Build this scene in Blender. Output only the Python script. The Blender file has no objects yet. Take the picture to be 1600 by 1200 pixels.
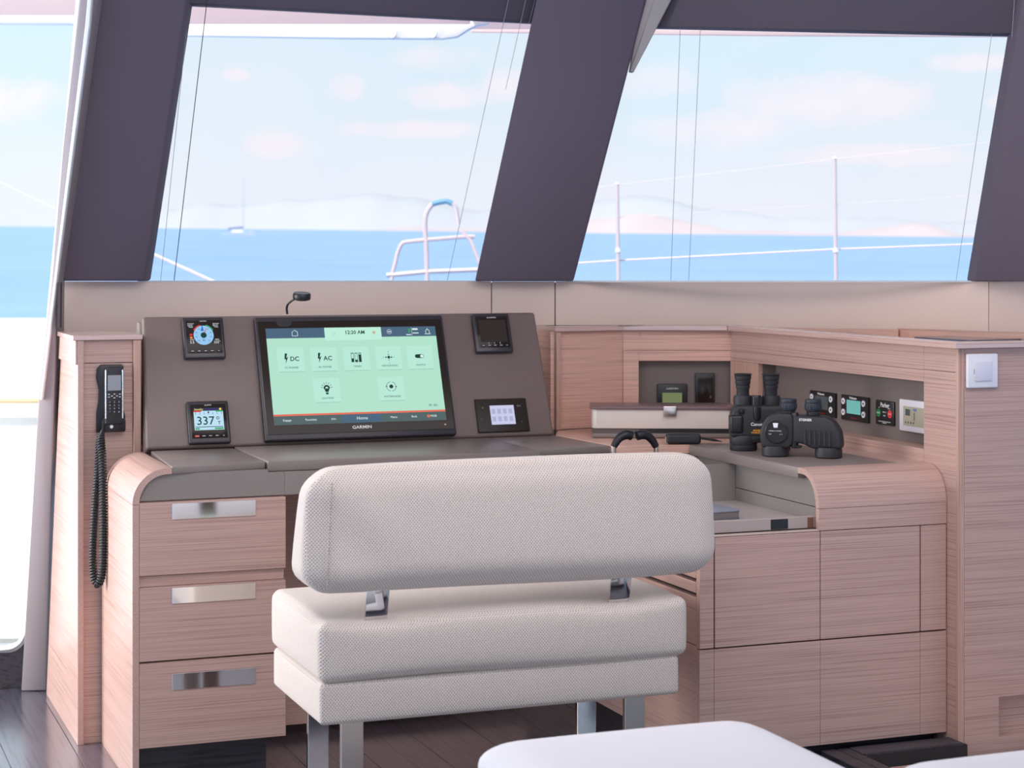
import bpy, bmesh, math, random
from mathutils import Vector, Matrix
random.seed(7)
SC = bpy.context.scene
COL = SC.collection
PI = math.pi

# ------------------------------------------------------------------ camera
F_, YH, CH = 3000.0, 398.0, 1.27
TH = math.atan(3000 / 7856.0)                 # cabin axes are turned 20.9 deg to the view
SN, CS = math.sin(TH), math.cos(TH)
FW = Vector((SN, CS, 0)); RT = Vector((CS, -SN, 0)); UP = Vector((0, 0, 1)); EYE = Vector((0, 0, CH))
cam_d = bpy.data.cameras.new('camera'); cam = bpy.data.objects.new('camera', cam_d); COL.objects.link(cam)
cam.location = EYE; cam.rotation_euler = (PI / 2, 0, -TH)
cam_d.sensor_width = 36; cam_d.lens = F_ / 1600 * 36
cam_d.shift_y = -(600 - YH) / 1600
cam_d.clip_start = 0.05; cam_d.clip_end = 60000
cam_d.dof.use_dof = True; cam_d.dof.focus_distance = 4.6; cam_d.dof.aperture_fstop = 7.0
SC.camera = cam

# ------------------------------------------------------------------ view, sky, sun
SC.view_settings.view_transform = 'Standard'; SC.view_settings.look = 'None'
SC.view_settings.exposure = 0.0; SC.view_settings.gamma = 1.0
SC.view_settings.use_curve_mapping = False

def srgb(r, g, b):
    f = lambda c: (c / 12.92 if c <= .04045 else ((c + .055) / 1.055) ** 2.4)
    return (f(r / 255), f(g / 255), f(b / 255), 1)

world = bpy.data.worlds.new('sky'); SC.world = world; world.use_nodes = True
nt = world.node_tree; nt.nodes.clear()
def N(t, **kw):
    n = nt.nodes.new(t)
    for k, v in kw.items(): setattr(n, k, v)
    return n
L = lambda a, b: nt.links.new(a, b)
tc = N('ShaderNodeTexCoord'); sep = N('ShaderNodeSeparateXYZ'); L(tc.outputs['Generated'], sep.inputs[0])
ramp = N('ShaderNodeValToRGB'); L(sep.outputs['Z'], ramp.inputs[0])
e = ramp.color_ramp.elements
e[0].position = 0.0; e[0].color = srgb(234, 239, 249)
e[1].position = 1.0; e[1].color = srgb(196, 224, 246)
for p, c in ((.035, srgb(231, 238, 248)), (.075, srgb(219, 236, 247)), (.14, srgb(212, 235, 248)), (.4, srgb(206, 231, 248))):
    x = e.new(p); x.color = c
def MT(op, a, b_=None, clamp=False):
    n = N('ShaderNodeMath', operation=op); n.use_clamp = clamp
    for i_, v in enumerate((a, b_)):
        if v is None: continue
        if isinstance(v, (int, float)): n.inputs[i_].default_value = v
        else: L(v, n.inputs[i_])
    return n.outputs[0]
nz = N('ShaderNodeTexNoise'); nz.inputs['Scale'].default_value = 28; nz.inputs['Detail'].default_value = 6; nz.inputs['Roughness'].default_value = .55
L(tc.outputs['Generated'], nz.inputs['Vector'])
nz2 = N('ShaderNodeTexNoise'); nz2.inputs['Scale'].default_value = 7; nz2.inputs['Detail'].default_value = 5
L(tc.outputs['Generated'], nz2.inputs['Vector'])
dR = N('ShaderNodeVectorMath', operation='DOT_PRODUCT'); L(tc.outputs['Generated'], dR.inputs[0]); dR.inputs[1].default_value = RT
dF = N('ShaderNodeVectorMath', operation='DOT_PRODUCT'); L(tc.outputs['Generated'], dF.inputs[0]); dF.inputs[1].default_value = FW
aR, aZ = dR.outputs['Value'], sep.outputs['Z']
# cumulus banks: bearing (degrees right of the bow line), elevation (degrees), half sizes
CL = [(-2.1, 5.85, 1.7, .50), (-1.9, 4.75, 2.0, .42), (-4.95, 4.95, .75, .50), (-7.15, 3.25, 1.1, .45), (-8.1, 5.3, .45, .2), (4.1, 5.2, 1.5, .65), (5.6, 3.7, 2.6, .6),
      (9.5, 4.6, 2.8, .75), (13.2, 5.6, 1.7, .3), (-.4, 5.1, .9, .6), (-3.2, 3.7, 2.4, .3), (14.6, 4.4, .8, .26), (19, 4, 3, .8), (-16, 4.5, 3, .7), (11, 2.9, 3, .35), (28, 6, 4, 1), (-27, 5, 4, 1)]
acc = None
for az, el, wa, he in CL:
    x_ = math.sin(math.radians(az)); z_ = math.sin(math.radians(el))
    u1 = MT('DIVIDE', MT('SUBTRACT', aR, x_), math.radians(wa)); u2 = MT('DIVIDE', MT('SUBTRACT', aZ, z_), math.radians(he))
    v_ = MT('SUBTRACT', 1.0, MT('ADD', MT('MULTIPLY', u1, u1), MT('MULTIPLY', u2, u2)))
    acc = v_ if acc is None else MT('MAXIMUM', acc, v_)
acc = MT('MULTIPLY', MT('MAXIMUM', acc, -1.2), 1.0)
den = MT('ADD', acc, MT('MULTIPLY', MT('SUBTRACT', nz.outputs['Fac'], .5), 4.2))
ahead = MT('GREATER_THAN', dF.outputs['Value'], 0.0)
bank = MT('MULTIPLY', MT('MULTIPLY', MT('ADD', den, .25), .8, True), ahead, True)
wide = MT('MULTIPLY', MT('SUBTRACT', nz2.outputs['Fac'], .46), 4.0, True)
fac = MT('MAXIMUM', MT('MULTIPLY', bank, .85), MT('MULTIPLY', wide, .35))
mul = N('ShaderNodeMath', operation='MULTIPLY'); mul.inputs[1].default_value = 1.0; L(fac, mul.inputs[0])
mx = N('ShaderNodeMix', data_type='RGBA'); L(mul.outputs[0], mx.inputs[0]); L(ramp.outputs[0], mx.inputs[6])
mx.inputs[7].default_value = srgb(246, 240, 247)
bg = N('ShaderNodeBackground'); bg.inputs['Strength'].default_value = 1.14; L(mx.outputs[2], bg.inputs[0])
wo = N('ShaderNodeOutputWorld'); L(bg.outputs[0], wo.inputs[0])

def sun(direction, strength, angle, color):
    d = bpy.data.lights.new('sun', 'SUN'); o = bpy.data.objects.new('sun', d); COL.objects.link(o)
    o.rotation_euler = Vector(direction).to_track_quat('-Z', 'Y').to_euler(); o.location = (-6, -4, 12)
    d.energy = strength; d.angle = math.radians(angle); d.color = color
sun((0.62, 0.35, -0.8), 5.0, 2.0, (1, .95, .88))

def area(name, loc, target, sx, sy, power, color):
    d = bpy.data.lights.new(name, 'AREA'); o = bpy.data.objects.new(name, d); COL.objects.link(o)
    d.shape = 'RECTANGLE'; d.size = sx; d.size_y = sy; d.energy = power; d.color = color
    o.location = loc; o.rotation_euler = (Vector(target) - Vector(loc)).to_track_quat('-Z', 'Y').to_euler()
area('aft_door_daylight', (0.2, -2.2, 1.5), (1.6, 4.6, .6), 3.4, 1.6, 14, (1, .90, .87))
area('side_door_fill', (-0.75, 5.40, 1.0), (0.85, 4.85, .15), 1.5, 1.6, 84, (1, .97, .94))  # lamp added inside the side door to brighten left-facing sides and floor
area('ceiling_fill', (1.5, 3.3, 2.08), (1.6, 4.0, 0), 2.4, 1.6, 39, (1, .94, .92))  # unseen overhead lamp, added to brighten upward faces

# ------------------------------------------------------------------ pixel helpers (1600x1200 frame -> world point)
def ray(px, py): return FW + RT * ((px - 800) / F_) + UP * ((YH - py) / F_)
def at(px, py, ax, val):
    d = ray(px, py); i = 'xyz'.index(ax); t = (val - EYE[i]) / d[i]; return EYE + d * t
def atD(px, py, D): return EYE + ray(px, py) * D

# ------------------------------------------------------------------ materials
def mat(name, col, rough=.5, metal=0, spec=.5, bump=None, var=None, emit=None, coat=0, estr=1):
    m = bpy.data.materials.new(name); m.use_nodes = True
    t = m.node_tree; b = t.nodes['Principled BSDF']
    if isinstance(col, tuple) and len(col) == 3: col = srgb(*col)
    b.inputs['Base Color'].default_value = col; b.inputs['Roughness'].default_value = rough
    b.inputs['Metallic'].default_value = metal; b.inputs['Specular IOR Level'].default_value = spec
    b.inputs['Coat Weight'].default_value = coat
    if emit:
        b.inputs['Base Color'].default_value = (.01, .01, .01, 1); b.inputs['Specular IOR Level'].default_value = 0.05
        b.inputs['Emission Color'].default_value = srgb(*emit); b.inputs['Emission Strength'].default_value = estr
    co = t.nodes.new('ShaderNodeTexCoord')
    if var:                                            # soft colour variation
        sc, amt = var
        n = t.nodes.new('ShaderNodeTexNoise'); n.inputs['Scale'].default_value = sc; n.inputs['Detail'].default_value = 3
        t.links.new(co.outputs['Object'], n.inputs['Vector'])
        r = t.nodes.new('ShaderNodeValToRGB')
        r.color_ramp.elements[0].position = .3; r.color_ramp.elements[1].position = .7
        r.color_ramp.elements[0].color = tuple(c * (1 - amt) for c in col[:3]) + (1,)
        r.color_ramp.elements[1].color = tuple(min(1, c * (1 + amt)) for c in col[:3]) + (1,)
        t.links.new(n.outputs['Fac'], r.inputs[0]); t.links.new(r.outputs[0], b.inputs['Base Color'])
    if bump:
        sc, dist = bump
        n = t.nodes.new('ShaderNodeTexNoise'); n.inputs['Scale'].default_value = sc; n.inputs['Detail'].default_value = 3
        t.links.new(co.outputs['Object'], n.inputs['Vector'])
        bp = t.nodes.new('ShaderNodeBump'); bp.inputs['Strength'].default_value = .5; bp.inputs['Distance'].default_value = dist
        t.links.new(n.outputs['Fac'], bp.inputs['Height']); t.links.new(bp.outputs[0], b.inputs['Normal'])
    return m

def wood(name, light, dark, scale, rough=.42, mixamt=.75, coat=0):
    """veneer: fine streaks; `scale` is per-axis frequency, low along the grain"""
    m = bpy.data.materials.new(name); m.use_nodes = True
    t = m.node_tree; b = t.nodes['Principled BSDF']; b.inputs['Roughness'].default_value = rough
    b.inputs['Coat Weight'].default_value = coat; b.inputs['Coat Roughness'].default_value = .38
    co = t.nodes.new('ShaderNodeTexCoord')
    def noise(s, det, off):
        mp = t.nodes.new('ShaderNodeMapping'); mp.inputs['Scale'].default_value = s; mp.inputs['Location'].default_value = (off, off, off)
        t.links.new(co.outputs['Object'], mp.inputs[0])
        n = t.nodes.new('ShaderNodeTexNoise'); n.inputs['Scale'].default_value = 1; n.inputs['Detail'].default_value = det
        n.inputs['Roughness'].default_value = .6; n.inputs['Distortion'].default_value = .04
        t.links.new(mp.outputs[0], n.inputs['Vector']); return n
    n1 = noise(scale, 3, .3)
    n2 = noise(tuple(s * .13 for s in scale), 2, 4.1)
    r = t.nodes.new('ShaderNodeValToRGB'); e = r.color_ramp.elements
    e[0].position = .34; e[0].color = srgb(*dark); e[1].position = .52; e[1].color = srgb(*light)
    t.links.new(n1.outputs['Fac'], r.inputs[0])
    r2 = t.nodes.new('ShaderNodeValToRGB'); e = r2.color_ramp.elements
    e[0].position = .3; e[0].color = (.93, .92, .92, 1); e[1].position = .7; e[1].color = (1.03, 1.03, 1.03, 1)
    t.links.new(n2.outputs['Fac'], r2.inputs[0])
    mm = t.nodes.new('ShaderNodeMix'); mm.data_type = 'RGBA'; mm.blend_type = 'MULTIPLY'; mm.inputs[0].default_value = mixamt
    t.links.new(r.outputs[0], mm.inputs[6]); t.links.new(r2.outputs[0], mm.inputs[7])
    t.links.new(mm.outputs[2], b.inputs['Base Color'])
    bp = t.nodes.new('ShaderNodeBump'); bp.inputs['Strength'].default_value = .25; bp.inputs['Distance'].default_value = .0006
    t.links.new(n1.outputs['Fac'], bp.inputs['Height']); t.links.new(bp.outputs[0], b.inputs['Normal'])
    return m

OAK_L, OAK_D = (202, 167, 156), (171, 135, 125)
W_X = wood('oak_veneer_along_x', OAK_L, OAK_D, (2.2, 420, 420))
W_Y = wood('oak_veneer_along_y', OAK_L, OAK_D, (420, 2.2, 420), rough=.3, coat=.35)
W_E = wood('oak_edge_band', (205, 166, 150), (176, 136, 120), (230, 230, 4))
W_N = wood('oak_warm_lit', (232, 186, 168), (198, 154, 140), (3, 3, 420))  # oak with the nook's warm light mixed into its colour
W_T = wood('oak_top_lit', (214, 180, 170), (188, 152, 142), (3, 3, 420), rough=.28, coat=1.0)  # sky's grazing light put into a lighter oak colour, plus extra gloss
W_T.node_tree.nodes['Principled BSDF'].inputs['Coat Roughness'].default_value = .15; W_T.node_tree.nodes['Principled BSDF'].inputs['Coat IOR'].default_value = 1.7
DARK_OAK = wood('dark_oak', (58, 54, 62), (34, 31, 38), (5, 120, 120), rough=.35)
PLANK = wood('dark_floor_oak', (80, 78, 92), (50, 47, 58), (110, 4, 110), rough=.32, coat=1.0)
_p = PLANK.node_tree.nodes['Principled BSDF']; _p.inputs['Coat Roughness'].default_value = .2; _p.inputs['Coat IOR'].default_value = 1.9

def fabric():
    m = bpy.data.materials.new('cream_weave'); m.use_nodes = True
    t = m.node_tree; b = t.nodes['Principled BSDF']; b.inputs['Roughness'].default_value = .9
    b.inputs['Specular IOR Level'].default_value = .2; b.inputs['Sheen Weight'].default_value = .25
    uv = t.nodes.new('ShaderNodeUVMap'); uv.uv_map = 'box'
    s = t.nodes.new('ShaderNodeSeparateXYZ'); t.links.new(uv.outputs[0], s.inputs[0])
    def M(op, a, bb=None):
        n = t.nodes.new('ShaderNodeMath'); n.operation = op
        for i, v in enumerate((a, bb)):
            if v is None: continue
            if isinstance(v, (int, float)): n.inputs[i].default_value = v
            else: t.links.new(v, n.inputs[i])
        return n.outputs[0]
    K = 2 * PI / .0064
    ux = M('MULTIPLY', s.outputs[0], K); uy = M('MULTIPLY', s.outputs[1], K * .85)
    p = M('COSINE', ux); q = M('COSINE', uy)
    h = M('MULTIPLY', p, q)                      # staggered (honeycomb) knots
    h2 = M('MULTIPLY', M('ADD', h, 1.0), .5)
    r = t.nodes.new('ShaderNodeValToRGB'); e = r.color_ramp.elements
    e[0].position = .12; e[0].color = srgb(160, 146, 138); e[1].position = .45; e[1].color = srgb(220, 206, 198)
    t.links.new(h2, r.inputs[0]); t.links.new(r.outputs[0], b.inputs['Base Color'])
    bp = t.nodes.new('ShaderNodeBump'); bp.inputs['Strength'].default_value = .7; bp.inputs['Distance'].default_value = .0013
    t.links.new(h2, bp.inputs['Height']); t.links.new(bp.outputs[0], b.inputs['Normal'])
    return m
FABRIC = fabric()
WHITE_CLOTH = mat('white_upholstery', (212, 210, 216), .85, bump=(600, .0006))
LEATHER = mat('taupe_leatherette', (122, 104, 99), .42, bump=(900, .0004), var=(3, .04))
LEATHER_T = mat('taupe_leatherette_lids', (134, 122, 118), .36, bump=(900, .0004))
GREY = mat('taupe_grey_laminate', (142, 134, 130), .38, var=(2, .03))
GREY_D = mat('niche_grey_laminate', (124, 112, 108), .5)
DARKPAD = mat('pillar_suede', (104, 94, 108), .75, bump=(500, .0004), var=(2, .04))
DARKBOX = mat('header_suede', (92, 84, 96), .8)
SILL = mat('beige_wall_panel', (238, 214, 202), .55, bump=(700, .0003), var=(1.5, .02))
POST_M = mat('grey_post_leatherette', (150, 142, 146), .5)
ALU = mat('white_aluminium', (232, 236, 240), .35)
BLACK = mat('black_plastic', (26, 25, 30), .38)
BLACK_G = mat('black_gloss', (44, 34, 32), .15, spec=.2)
BLACK_R = mat('black_rubber_armour', (40, 40, 44), .55, bump=(1500, .0003))
BLACK_B = mat('blue_black_rubber', (38, 45, 56), .5)
BEZEL = mat('gunmetal_bezel', (52, 48, 54), .3)
CHROME = mat('polished_steel', (225, 222, 222), .07, metal=1)
SATIN = mat('satin_steel', (200, 192, 188), .28, metal=1)
WHITE_P = mat('white_plastic', (238, 235, 240), .35)
WHITE_BOX = mat('offwhite_box', (216, 204, 196), .45)
PLUM = mat('plum_brown_lid', (112, 88, 92), .3)
PRINT_W = mat('white_print', (235, 235, 235), .5)
PRINT_O = mat('orange_print', (222, 152, 50), .5)
PRINT_R = mat('red_print', (150, 40, 40), .5)
GREEN_B = mat('green_button', (30, 140, 80), .4)
RED_B = mat('red_button', (225, 60, 60), .4)
GELCOAT = mat('white_gelcoat', (240, 236, 232), .3)
ROOF_G = mat('coachroof_translucent', (244, 228, 226), .8)
_t = ROOF_G.node_tree; _tr = _t.nodes.new('ShaderNodeBsdfTranslucent'); _tr.inputs[0].default_value = srgb(246, 226, 224)
_m = _t.nodes.new('ShaderNodeMixShader'); _m.inputs[0].default_value = .45  # translucency added so sun makes the soffit underside glow
_t.links.new(_t.nodes['Principled BSDF'].outputs[0], _m.inputs[1]); _t.links.new(_tr.outputs[0], _m.inputs[2]); _t.links.new(_m.outputs[0], _t.nodes['Material Output'].inputs[0])
TUBE = mat('rail_steel', (224, 206, 208), .4, metal=.3)
ROPE = mat('lifeline_white', (240, 222, 222), .7)
TEAL = mat('pulpit_padding', (120, 165, 195), .7)
SCR_DARK = mat('unlit_screen', (60, 50, 46), .2, spec=.2)
CARD_SHADOW = mat('s1', (0, 0, 0), emit=(150, 200, 180))
MINT = mat('mint_screen', (0, 0, 0), .3, emit=(177, 226, 203))
MINT2 = mat('mint_card', (0, 0, 0), .3, emit=(184, 232, 214))
TABM = mat('mint_tab', (0, 0, 0), .3, emit=(190, 238, 218))
NAVY = mat('navy_bar', (0, 0, 0), .3, emit=(72, 100, 124))
SLATE = mat('slate_bar', (0, 0, 0), .3, emit=(82, 100, 102))
CORAL = mat('coral_line', (0, 0, 0), .3, emit=(228, 112, 90))
INK = mat('screen_ink', (0, 0, 0), .3, emit=(22, 60, 54))
GLOW_W = mat('screen_white', (0, 0, 0), .3, emit=(225, 240, 240))
PALE_B = mat('pale_blue_screen', (0, 0, 0), .3, emit=(186, 224, 242))
DIAL_B = mat('dial_blue', (0, 0, 0), .3, emit=(150, 200, 240))
SCR_RED = mat('screen_red', (0, 0, 0), .3, emit=(225, 60, 60))
SCR_GRN = mat('screen_green', (0, 0, 0), .3, emit=(50, 165, 90))
SCR_YEL = mat('screen_yellow', (0, 0, 0), .3, emit=(245, 225, 60))
SCR_LAV = mat('lavender_screen', (0, 0, 0), .3, emit=(200, 204, 232))
SCR_LAV2 = mat('lavender_icons', (0, 0, 0), .3, emit=(174, 176, 212))
SCR_OLV = mat('olive_lcd', (0, 0, 0), .3, emit=(112, 122, 84))
SCR_TEAL = mat('teal_lcd', (0, 0, 0), .3, emit=(112, 176, 172))
LCD_GREY = mat('grey_lcd', (84, 94, 98), .25)
LCD_BEIGE = mat('beige_lcd_plate', (188, 180, 158), .4)

def glass(name, tint):
    m = bpy.data.materials.new(name); m.use_nodes = True; t = m.node_tree; t.nodes.clear()
    tr = t.nodes.new('ShaderNodeBsdfTransparent'); tr.inputs[0].default_value = tint
    gl = t.nodes.new('ShaderNodeBsdfGlossy'); gl.inputs['Roughness'].default_value = .02
    fr = t.nodes.new('ShaderNodeFresnel'); fr.inputs[0].default_value = 1.25
    mxx = t.nodes.new('ShaderNodeMixShader'); o = t.nodes.new('ShaderNodeOutputMaterial')
    t.links.new(fr.outputs[0], mxx.inputs[0]); t.links.new(tr.outputs[0], mxx.inputs[1]); t.links.new(gl.outputs[0], mxx.inputs[2])
    t.links.new(mxx.outputs[0], o.inputs[0]); return m
GLASS = glass('window_glass', (.96, .96, .965, 1)); GLASS_D = glass('door_glass', (.985, 1, .995, 1))

def sea_mat():
    m = bpy.data.materials.new('sea_water'); m.use_nodes = True; t = m.node_tree; b = t.nodes['Principled BSDF']
    b.inputs['Roughness'].default_value = .35; b.inputs['Specular IOR Level'].default_value = .25
    co = t.nodes.new('ShaderNodeTexCoord'); mp = t.nodes.new('ShaderNodeMapping'); mp.inputs['Scale'].default_value = (.035, .035, .035)
    t.links.new(co.outputs['Object'], mp.inputs[0])
    n = t.nodes.new('ShaderNodeTexNoise'); n.inputs['Scale'].default_value = 1; n.inputs['Detail'].default_value = 7; n.inputs['Roughness'].default_value = .7
    t.links.new(mp.outputs[0], n.inputs['Vector'])
    r = t.nodes.new('ShaderNodeValToRGB'); e = r.color_ramp.elements
    e[0].position = .35; e[0].color = srgb(116, 154, 206); e[1].position = .68; e[1].color = srgb(138, 172, 218)
    t.links.new(n.outputs['Fac'], r.inputs[0]); t.links.new(r.outputs[0], b.inputs['Base Color'])
    n2 = t.nodes.new('ShaderNodeTexNoise'); n2.inputs['Scale'].default_value = .9; n2.inputs['Detail'].default_value = 5
    t.links.new(co.outputs['Object'], n2.inputs['Vector'])
    bp = t.nodes.new('ShaderNodeBump'); bp.inputs['Strength'].default_value = .35; bp.inputs['Distance'].default_value = .3
    t.links.new(n2.outputs['Fac'], bp.inputs['Height']); t.links.new(bp.outputs[0], b.inputs['Normal'])
    return m
SEA = sea_mat()
HILL = mat('hazy_hills', (180, 181, 187), 1, spec=0, var=(.0006, .03))  # distance haze mixed into the base colour, likewise for the shore
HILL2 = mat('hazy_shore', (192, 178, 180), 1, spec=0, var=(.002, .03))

# ------------------------------------------------------------------ mesh helpers
def BM(): return bmesh.new()

def _bev(bm, faces, bev, seg):
    if bev <= 0: return
    es = set()
    for f in faces:
        for e in f.edges: es.add(e)
    es = [e for e in es if len(e.link_faces) == 2]
    bmesh.ops.bevel(bm, geom=es, offset=bev, segments=seg, profile=.5, affect='EDGES', clamp_overlap=True)

def box(bm, x0, x1, y0, y1, z0, z1, bev=0, seg=2):
    x0, x1 = sorted((x0, x1)); y0, y1 = sorted((y0, y1)); z0, z1 = sorted((z0, z1))
    v = [bm.verts.new(p) for p in ((x0, y0, z0), (x1, y0, z0), (x1, y1, z0), (x0, y1, z0), (x0, y0, z1), (x1, y0, z1), (x1, y1, z1), (x0, y1, z1))]
    fs = [bm.faces.new([v[i] for i in q]) for q in ((0, 3, 2, 1), (4, 5, 6, 7), (0, 1, 5, 4), (1, 2, 6, 5), (2, 3, 7, 6), (3, 0, 4, 7))]
    _bev(bm, fs, bev, seg); return bm

def slab(bm, pts, vec, bev=0, seg=2):
    """solid from a 3D polygon swept along vec"""
    vec = Vector(vec); pts = [Vector(p) for p in pts]
    a = [bm.verts.new(p) for p in pts]; b = [bm.verts.new(p + vec) for p in pts]
    n = len(pts); fs = [bm.faces.new(a), bm.faces.new(b[::-1])]
    for i in range(n): fs.append(bm.faces.new((a[i], b[i], b[(i + 1) % n], a[(i + 1) % n])))
    bmesh.ops.recalc_face_normals(bm, faces=fs)
    _bev(bm, fs, bev, seg); return bm

def prism(bm, pts, ax, a, b, bev=0, seg=2):
    """polygon in the two other axes, swept from a to b along ax"""
    if ax == 'y': P = [(p[0], a, p[1]) for p in pts]; v = (0, b - a, 0)
    elif ax == 'x': P = [(a, p[0], p[1]) for p in pts]; v = (b - a, 0, 0)
    else: P = [(p[0], p[1], a) for p in pts]; v = (0, 0, b - a)
    return slab(bm, P, v, bev, seg)

def tube(bm, pts, r, n=8, closed=False, caps=True):
    pts = [Vector(p) for p in pts]; rings = []; m = len(pts)
    rr = r if isinstance(r, (list, tuple)) else [r] * m
    t0 = (pts[1] - pts[0]).normalized()
    u = t0.orthogonal().normalized()
    for i, p in enumerate(pts):
        if closed: t = (pts[(i + 1) % m] - pts[i - 1]).normalized()
        else: t = (pts[min(i + 1, m - 1)] - pts[max(i - 1, 0)]).normalized()
        u = (u - t * u.dot(t)).normalized(); w = t.cross(u)
        rings.append([bm.verts.new(p + (u * math.cos(2 * PI * k / n) + w * math.sin(2 * PI * k / n)) * rr[i]) for k in range(n)])
    for i in range(m if closed else m - 1):
        A, B = rings[i], rings[(i + 1) % m]
        for k in range(n): bm.faces.new((A[k], A[(k + 1) % n], B[(k + 1) % n], B[k]))
    if caps and not closed:
        bm.faces.new(rings[0][::-1]); bm.faces.new(rings[-1])
    return bm

def lathe(bm, prof, cx=0, cy=0, n=24, axis='z', base=0):
    """prof: list of (r, h). axis z (upright) or y (h runs towards -y)"""
    rings = []
    for r, h in prof:
        ring = []
        for k in range(n):
            a = 2 * PI * k / n; c, s = math.cos(a) * r, math.sin(a) * r
            if axis == 'z': ring.append(bm.verts.new((cx + c, cy + s, base + h)))
            else: ring.append(bm.verts.new((cx + c, base - h, cy + s)))     # cy is a z here
        rings.append(ring)
    fs = []
    for A, B in zip(rings, rings[1:]):
        for k in range(n): fs.append(bm.faces.new((A[k], A[(k + 1) % n], B[(k + 1) % n], B[k])))
    fs.append(bm.faces.new(rings[0][::-1])); fs.append(bm.faces.new(rings[-1]))
    bmesh.ops.recalc_face_normals(bm, faces=fs)
    return bm

def cushion(bm, x0, x1, y0, y1, z0, z1, r, puff=0.0, n=(28, 14, 8), fn=None, rz=None, rx=None):
    """rounded upholstered block with slightly puffed faces; fn warps the finished points"""
    c = Vector(((x0 + x1) / 2, (y0 + y1) / 2, (z0 + z1) / 2)); h = Vector(((x1 - x0) / 2, (y1 - y0) / 2, (z1 - z0) / 2))
    R = Vector((rx or r, r, rz or r))
    def axis_pts(k, cnt):
        e = R[k] / h[k]
        inner = [-(1 - e) + 2 * (1 - e) * i / cnt for i in range(cnt + 1)]
        edge = [1 - e + e * math.sin(PI / 2 * j / 4) if False else 1 - e + e * j / 4 for j in range(1, 5)]
        return [-v for v in edge[::-1]] + inner + edge
    A = [axis_pts(k, n[k]) for k in range(3)]
    def place(p):
        q = Vector((p[0] * h.x, p[1] * h.y, p[2] * h.z))
        inn = Vector([max(-(h[k] - R[k]), min(h[k] - R[k], q[k])) for k in range(3)])
        d = Vector([(q[k] - inn[k]) / R[k] for k in range(3)])
        if d.length > 1e-9: d = d.normalized()
        o = inn + Vector([d[k] * R[k] for k in range(3)])
        if puff:
            for k in range(3):
                i, j = [m for m in range(3) if m != k]
                w = max(0, 1 - abs(p[i]) ** 3) * max(0, 1 - abs(p[j]) ** 3)
                o[k] += d[k] * puff * w if abs(d[k]) > .5 else 0
        o = o + c
        return fn(o) if fn else o
    for k in range(3):
        i, j = [m for m in range(3) if m != k]
        for sgn in (-1, 1):
            grid = []
            for a in A[i]:
                row = []
                for b_ in A[j]:
                    p = [0, 0, 0]; p[k] = sgn; p[i] = a; p[j] = b_; row.append(bm.verts.new(place(p)))
                grid.append(row)
            for a in range(len(grid) - 1):
                for b_ in range(len(grid[0]) - 1):
                    bm.faces.new((grid[a][b_], grid[a + 1][b_], grid[a + 1][b_ + 1], grid[a][b_ + 1]))
    bmesh.ops.remove_doubles(bm, verts=bm.verts, dist=1e-5)
    bmesh.ops.recalc_face_normals(bm, faces=bm.faces)
    return bm

def link(name, bm, material, parent=None, world=True, smooth=True, ang=35, uv=False, origin=None):
    """one mesh object. world=True: vertices given in world space"""
    if parent is not None and world and parent.name.startswith('helm_bench'):
        for v in bm.verts: v.co = EYE + (v.co - EYE) * .945
    if parent is not None and world:
        bm.transform(parent_world(parent).inverted())
    o_loc = None
    if parent is None:
        if origin is None:
            xs = [v.co.x for v in bm.verts]; ys = [v.co.y for v in bm.verts]; zs = [v.co.z for v in bm.verts]
            origin = Vector(((min(xs) + max(xs)) / 2, (min(ys) + max(ys)) / 2, min(zs)))
        o_loc = Vector(origin); bm.transform(Matrix.Translation(-o_loc))
    bm.normal_update()
    for e in bm.edges:
        if len(e.link_faces) == 2:
            try: e.smooth = e.calc_face_angle() < math.radians(ang)
            except ValueError: pass
    for f in bm.faces: f.smooth = smooth
    if uv:
        lay = bm.loops.layers.uv.new('box')
        for f in bm.faces:
            n = f.normal; k = max(range(3), key=lambda q: abs(n[q]))
            for l in f.loops:
                c = l.vert.co
                l[lay].uv = ((c.y, c.z), (c.x, c.z), (c.x, c.y))[k]
    me = bpy.data.meshes.new(name); bm.to_mesh(me); bm.free()
    me.materials.append(material)
    o = bpy.data.objects.new(name, me); COL.objects.link(o)
    if parent is not None: o.parent = parent
    else: o.location = o_loc
    return o

MW = {}
def parent_world(p):
    m = Matrix.Identity(4)
    while p is not None:
        m = MW.get(p.name, Matrix.Identity(4)) @ m; p = p.parent
    return m

def thing(name, label=None, cat=None, loc=(0, 0, 0), rot=(0, 0, 0), group=None, kind=None):
    o = bpy.data.objects.new(name, None); COL.objects.link(o); o.empty_display_size = .05
    o.location = loc; o.rotation_euler = rot
    MW[o.name] = Matrix.LocRotScale(Vector(loc), o.rotation_euler, None)
    if label: o['label'] = label
    if cat: o['category'] = cat
    if group: o['group'] = group
    if kind: o['kind'] = kind
    return o

def tag(o, label, cat, group=None):
    o['label'] = label; o['category'] = cat
    if group: o['group'] = group
    return o

def text(s, size, x, z, y, material, parent, name='lettering', align='CENTER', thick=.0002, wscale=1, bold=0.0):
    cu = bpy.data.curves.new('t', 'FONT'); cu.body = s; cu.size = size; cu.align_x = align; cu.align_y = 'CENTER'; cu.extrude = thick
    cu.resolution_u = 2; cu.offset = bold
    t = bpy.data.objects.new('t', cu); COL.objects.link(t)
    dg = bpy.context.evaluated_depsgraph_get(); dg.update()
    me = bpy.data.meshes.new_from_object(t.evaluated_get(dg)); bpy.data.objects.remove(t); bpy.data.curves.remove(cu)
    me.transform(Matrix.Translation((x, y, z)) @ Matrix.Rotation(PI / 2, 4, 'X') @ Matrix.Diagonal((wscale, 1, 1, 1)))
    me.materials.clear(); me.materials.append(material); me.name = name
    o = bpy.data.objects.new(name, me); COL.objects.link(o); o.parent = parent
    return o

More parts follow.
